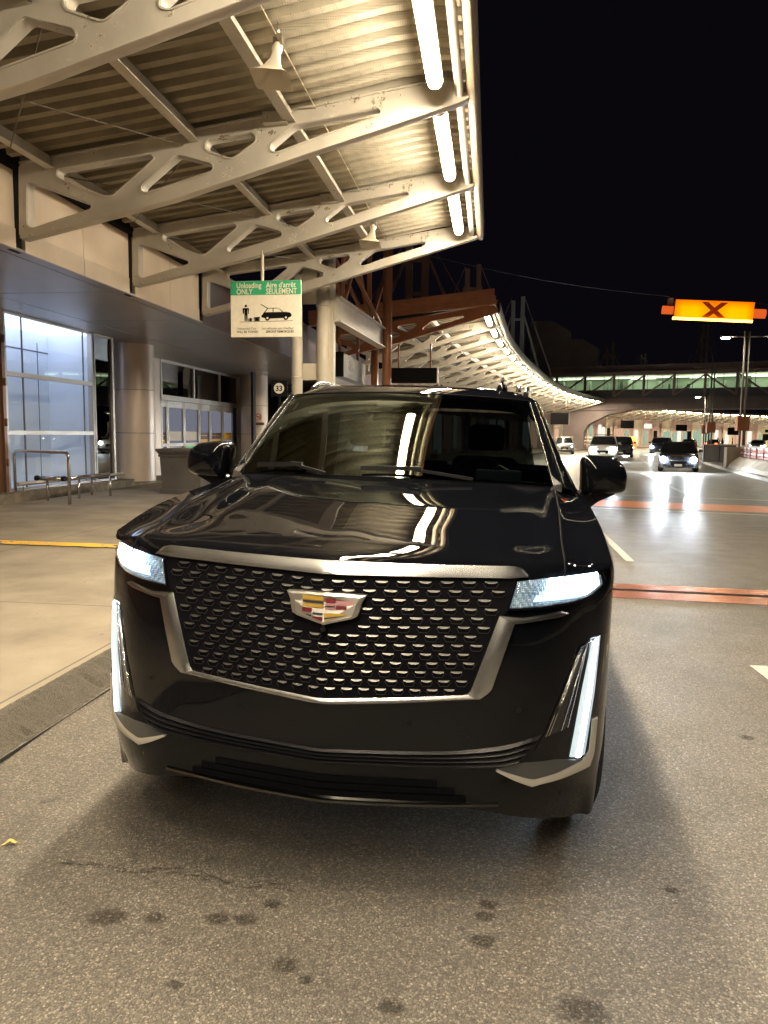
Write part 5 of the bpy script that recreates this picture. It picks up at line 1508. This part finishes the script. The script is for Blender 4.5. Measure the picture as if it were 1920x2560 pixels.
b = MB(); b.box(-.55, .55, 5.0, 5.06, .95, 1.25); b.build("tailgate_trim", "gloss_black", car)
# things lying on the dashboard
M2 = Matrix.Translation((CXL, CY0, 0)) @ Matrix.Rotation(-CAL, 4, 'Z') @ Matrix.Rotation(CGA, 4, 'Y')
e = empty("dash_box", tuple(M2 @ Vector((.52, 1.56, 1.432))), (0, CGA, -CAL), label="small dark box with a crumpled pale tissue lying on the dashboard behind the windscreen", cat="box")
M["bluebox"] = mat("blue_grey_card", (.06, .09, .11), .6)
b = MB(); b.box(-.10, .13, -.04, .06, 0, .055); b.build("carton", "bluebox", e, bevel=.004)
b = MB(); b.add([(-.02, -.02, .056), (.01, -.035, .085), (.05, -.02, .062), (.07, .02, .058), (.02, .03, .082), (-.01, .02, .06)], [(0, 1, 4, 5), (1, 2, 3, 4)]); b.build("tissue", "paper", e, fixn=False)
# ------------------------------------------------------------------ traffic beyond
M["car_white"] = mat("car_pearl_white", (.30, .28, .25), .25, coat=.8)
M["car_silver"] = mat("car_silver", (.22, .23, .22), .28, .6, coat=.6)
M["car_dark"] = mat("car_dark_grey", (.020, .022, .028), .22, coat=.9)
M["car_blue"] = mat("car_midnight", (.015, .02, .035), .22, coat=.9)
M["car_red"] = mat("car_dark_red", (.09, .012, .012), .25, coat=.8)
M["plate"] = mat("number_plate", (.60, .58, .52), .5)
M["beam_hot"] = glow("oncoming_headlamp", (.80, .92, 1.), 900.)
M["beam_warm"] = glow("oncoming_headlamp_warm", (1., .80, .48), 200.)
M["tail_red"] = glow("tail_lamp", (1., .06, .02), 6.)
M["side_amber"] = glow("side_marker", (1., .40, .08), 1.5)
def traffic_car(name, x, y, rz, L, Wd, H, hoodz, paint, label, lamps="beam_hot", kind="sedan", rack=False, away=False, lr=(1, 1), lampz=.66, lw=.12, simple=False, g="oncoming cars on the road"):
    """front faces local -y"""
    e = empty(name, (x, y, 0), (0, 0, rz), label=label, cat="car", group=g)
    hw = Wd/2
    # profile stations along the car: (y, half width, z low, z shoulder)
    st = [(-.0, .62, .32, hoodz*.66), (.03, .80, .26, hoodz*.76), (.10, .92, .22, hoodz*.84), (.30, .985, .20, hoodz-.14), (.6, 1., .20, hoodz-.10), (1.3, 1., .20, hoodz-.04), (L*.5, 1., .20, hoodz), (L-.9, 1., .20, hoodz+.02), (L-.25, .97, .22, hoodz), (L-.05, .86, .30, hoodz-.08), (L, .75, .36, hoodz-.2)]
    b = MB(); b.smooth = True; rows = []
    for yy, k, zl, zs in st:
        w = hw*k; top = zs + (.10 if yy < 1.3 else .05)*(1 if .1 < yy < L-.1 else .3)
        rows.append([(-w*.92, yy, zl), (-w, yy, zl+.12), (-w, yy, lerp(zl, zs, .55)), (-w*.97, yy, zs), (-w*.80, yy, lerp(zs, top, .8)), (-w*.35, yy, top), (w*.35, yy, top), (w*.80, yy, lerp(zs, top, .8)),
                     (w*.97, yy, zs), (w, yy, lerp(zl, zs, .55)), (w, yy, zl+.12), (w*.92, yy, zl)])
    b.grid(rows); b.add(rows[0], [tuple(range(12))]); b.add(rows[-1], [tuple(range(12))]); b.grid([[r[0] for r in rows], [r[-1] for r in rows]])
    b.build("body", paint, e, auto=42)
    if kind == "suv": c0, c1, r0, r1 = 1.15, L-.15, 1.85, L-.45
    else: c0, c1, r0, r1 = 1.25, L-.55, 2.05, L-1.35
    zb_ = hoodz+.0
    def ring(z, a, c, w): return [(-w, a+.10, z), (-w*.6, a, z), (w*.6, a, z), (w, a+.10, z), (w, c-.08, z), (w*.6, c, z), (-w*.6, c, z), (-w, c-.08, z)]
    b = MB(); b.smooth = True
    R0, R1, R2, R3 = ring(zb_-.02, c0, c1, hw*.94), ring(zb_+.05, c0+.08, c1-.05, hw*.92), ring(H-.07, r0, r1, hw*.74), ring(H, r0+.18, r1-.2, hw*.62)
    b.grid([R1, R2], closed=True); b.build("glasshouse", "dark_glass_solid", e, auto=40)
    b = MB(); b.smooth = True; b.grid([R2, [(x_, y_, z_+.045) for x_, y_, z_ in ring(H-.07, r0+.05, r1-.05, hw*.71)], R3], closed=True); b.add(R3, [tuple(range(8))]); b.build("roof", paint, e, auto=50)
    b = MB()
    for s in (-1, 1):
        b.bar((s*hw*.92, c0+.16, zb_+.03), (s*hw*.735, r0+.10, H-.06), .07, .07); b.bar((s*hw*.925, lerp(c0, c1, .52), zb_), (s*hw*.74, lerp(r0, r1, .45), H-.06), .05, .08); b.bar((s*hw*.92, c1-.12, zb_), (s*hw*.735, r1-.1, H-.06), .10, .10)
    b.build("pillars", paint, e)
    if rack:
        b = MB(); b.tube([(-hw*.62, r0+.2, H+.06), (-hw*.62, r1-.3, H+.06)], .02, 6); b.tube([(hw*.62, r0+.2, H+.06), (hw*.62, r1-.3, H+.06)], .02, 6)
        for yy in (r0+.5, r1-.7): b.bar((-hw*.62, yy, H+.08), (hw*.62, yy, H+.08), .05, .03)
        b.build("roof_rack", "black_plastic", e)
    for s in (-1, 1):
        b = MB(); b.prism(rpoly([(-.5, 0), (.5, 0), (.45, 1), (-.45, 1)], .2), lambda a, c, k: (s*(hw+.10+a*.2), c0+.30+k*.12, zb_+.02+c*.15)); b.bar((s*hw*.9, c0+.36, zb_+.03), (s*(hw+.06), c0+.36, zb_+.08), .04); b.build("mirror", paint, e)
        for yw in (.85, L-.95):
            b = MB(); b.smooth = True; rr = [[(s*(hw-.12+du), yw+rad*cos(a), .335+rad*sin(a)) for a in [2*pi*k/20 for k in range(20)]] for du, rad in ((-.11, .2), (-.11, .30), (-.07, .335), (.08, .335), (.115, .30), (.115, .2))]
            b.grid(rr, closed=True); w = b.build("wheel", "rubber", e, auto=50)
            b = MB(); b.tube([(s*(hw-.20), yw, .335), (s*(hw-.02), yw, .335)], .2, 14); b.build("rim", "rim", w)
    if not away:
        for s, on in zip((-1, 1), lr):
            b = MB(); b.add([(s*hw*.50, .035, lampz-.05), (s*hw*.90, .13, lampz-.02), (s*hw*.95, .24, lampz+.09), (s*hw*.55, .06, lampz+.07)], [(0, 1, 2, 3)]); h = b.build("headlamp", "prism" if on else "drl_soft", e, fixn=False)
            if on:
                b = MB(); b.tube([(s*hw*.74, -.03, lampz+.02), (s*hw*.74, .06, lampz+.02)], lw, 12); b.build("lamp_bulb", lamps, h)
        b = MB(); b.prism(rpoly([(-hw*.42, lampz-.06), (hw*.42, lampz-.06), (hw*.34, lampz-.26), (-hw*.34, lampz-.26)], .03), lambda a, c, k: (a, .03-k*.035, c)); b.build("grille", "matte_black", e)
        b = MB(); b.box(-.17, .17, -.025, -.01, lampz-.30, lampz-.20); b.build("number_plate", "plate", e)
        b = MB(); b.box(-hw*.75, hw*.75, .0, .03, .27, .38); b.build("lower_grille", "matte_black", e)
    else:
        for s in (-1, 1):
            b = MB(); b.box(s*hw*.80-.16, s*hw*.80+.16, -.02, .06, hoodz-.2, hoodz-.05); b.build("tail_lamp", "tail_red", e)
    return e
M["dark_glass_solid"] = mat("car_window", (.012, .014, .016), .05, spec=.8)
traffic_car("sedan", 8.93, 38.0, R(-13), 4.6, 1.84, 1.46, .93, "car_dark", "dark grey sedan with both headlamps lit driving up the near lane on the right", lampz=.60)
traffic_car("suv", 7.68, 54.0, R(-9), 4.8, 1.98, 1.76, 1.13, "car_white", "pale suv with roof rack and bright headlamps behind the black door mirror", kind="suv", rack=True, lampz=.80)
traffic_car("hatchback", 7.0, 74.0, R(-4), 4.3, 1.80, 1.62, 1.04, "car_silver", "silver parked car at the kerb farthest left under the canopy", kind="suv", lr=(0, 1), lamps="lamp_hot", lampz=.72, lw=.05)
traffic_car("suv", 10.6, 64.5, R(-10), 4.8, 1.95, 1.72, 1.12, "car_dark", "dark suv half hidden behind the pale suv", kind="suv", lr=(0, 0))
traffic_car("hatchback", 14.0, 86.0, R(-14), 4.4, 1.85, 1.72, 1.05, "car_red", "dark red car with one bright lamp left of the traffic barrel", kind="suv", lr=(0, 1), lampz=.78, lw=.10)
traffic_car("suv", 16.9, 80.0, R(-16), 4.9, 1.95, 1.68, 1.08, "car_blue", "dark car with bright left lamps right behind the nearer sedan", kind="suv", lr=(1, 0), lampz=.72, lw=.11)
traffic_car("sedan", 27.3, 112.0, R(-22), 4.6, 1.84, 1.5, .98, "car_dark", "small dark car with warm headlamps above the sedan roof, near the bridge", lamps="beam_warm", lampz=.70, lw=.12)
traffic_car("sedan", 33.0, 121.0, R(-24), 4.6, 1.84, 1.5, .98, "car_dark", "far dark car with red tail lamps left of the utility enclosure", away=True, g="cars queued beyond the island")
traffic_car("sedan", 36.5, 112.0, R(-24), 4.6, 1.84, 1.5, .98, "car_silver", "far silver car seen above the utility enclosure", lamps="lamp_hot", g="cars queued beyond the island", lw=.06)
traffic_car("sedan", 41.5, 118.0, R(-24), 4.6, 1.84, 1.5, .98, "car_red", "far red car between the two lamp posts", lamps="beam_warm", g="cars queued beyond the island", lw=.06)
traffic_car("hatchback", 38.5, 96.0, R(-24), 4.3, 1.84, 1.6, 1.02, "car_dark", "dark car right of the tall lamp post foot, above the slatted fence", lamps="lamp_hot", kind="suv", g="cars queued beyond the island", lw=.05)
traffic_car("hatchback", 44.0, 100.0, R(-24), 4.3, 1.84, 1.6, 1.02, "car_white", "pale car at the right edge above the slatted fence", lamps="lamp_hot", kind="suv", lr=(1, 0), g="cars queued beyond the island", lw=.05)
traffic_car("hatchback", 46.5, 125.0, R(-24), 4.3, 1.84, 1.6, 1.02, "car_dark", "farthest dark car with red tail lamps beside the bus", kind="suv", away=True, g="cars queued beyond the island")
# a pale bus
e = empty("bus", (40.8, 119, 0), (0, 0, R(-20)), label="tall cream bus facing the viewer far off to the right under the canopy", cat="bus")
M["bus_cream_glow"] = mat("bus_cream_glow", (.72, .66, .42), .4, emit=(1., .85, .45), strength=.10)  # weak glow in the body colour stands in for light on the bus
b = MB(); b.box(-1.25, 1.25, 0, 9, .35, 3.3); b.build("body", "bus_cream_glow", e, bevel=.12)
b = MB(); b.box(-1.05, 1.05, -.02, .0, 1.35, 2.35); b.build("windscreen", "dark_glass_solid", e)
b = MB(); b.box(-.8, .8, -.03, .0, 2.6, 3.0); b.build("destination_board", "sign_black", e)
for s in (-1, 1):
    b = MB(); b.tube([(s*.9, -.03, .75), (s*.9, .02, .75)], .14, 10); b.build("headlamp", "lamp_hot", e)
    b = MB(); b.tube([(s*1.05, 1.2, .45), (s*1.28, 1.2, .45)], .45, 14); b.build("wheel", "rubber", e)
# people waiting on the far pavement
M["coat_dark"] = mat("dark_coat", (.03, .03, .035), .8); M["coat_red"] = mat("red_coat", (.25, .04, .03), .8); M["skin"] = mat("skin", (.45, .28, .20), .6)
def person(x, y, h, m, lb, rz=0):
    e = empty("person", (x, y, 0), (0, 0, rz), label=lb, cat="person", group="people waiting beyond the bridge")
    me = bpy.data.meshes.new("figure")
    P = [(0, 0, .93), (0, .0, 1.15), (0, 0, 1.38), (0, 0, 1.50), (0, -.01, 1.64), (.10, 0, .90), (.11, -.02, .50), (.12, .02, .08), (.13, -.10, .03), (-.10, 0, .90), (-.11, .03, .50), (-.12, .05, .08), (-.13, -.07, .03),
         (.19, 0, 1.36), (.25, .02, 1.12), (.24, -.06, .90), (-.19, 0, 1.36), (-.25, .02, 1.12), (-.24, -.06, .90)]
    E_ = [(0, 1), (1, 2), (2, 3), (3, 4), (0, 5), (5, 6), (6, 7), (7, 8), (0, 9), (9, 10), (10, 11), (11, 12), (2, 13), (13, 14), (14, 15), (2, 16), (16, 17), (17, 18)]
    Rr = [.15, .15, .17, .06, .105, .10, .075, .05, .04, .10, .075, .05, .04, .075, .055, .04, .075, .055, .04]
    k = h/1.75
    me.from_pydata([(a*k, c*k, z*k) for a, c, z in P], E_, []); me.materials.append(M[m])
    o = bpy.data.objects.new("body", me); COL.objects.link(o); o.parent = e
    sk = o.modifiers.new("skin", 'SKIN'); 
    for i, r in enumerate(Rr): me.skin_vertices[0].data[i].radius = (r*k, r*k*.8)
    me.skin_vertices[0].data[0].use_root = True
    o.modifiers.new("sub", 'SUBSURF').levels = 1
    b = MB(); b.smooth = True; b.tube([(0, -.02*k, 1.56*k), (0, -.02*k, 1.62*k), (0, -.01*k, 1.70*k), (0, 0, 1.76*k)], [.07*k, .10*k, .10*k, .05*k], 10); b.build("hair", "cabin", e)
    return e
for i, (x, y, h, m, lb) in enumerate([(35.4, 126, 1.75, "coat_dark", "person in a dark coat standing beyond the bridge, left of the pair"), (36.4, 127, 1.7, "coat_dark", "person in a dark coat standing right of another beyond the bridge"),
                                      (37.6, 126, 1.68, "coat_red", "person in a reddish coat near the red tail lamps beyond the bridge"), (25.5, 119, 1.74, "coat_dark", "person in a dark coat alone near the lit blue and white sign")]):
    person(x, y, h, m, lb, i*.7)
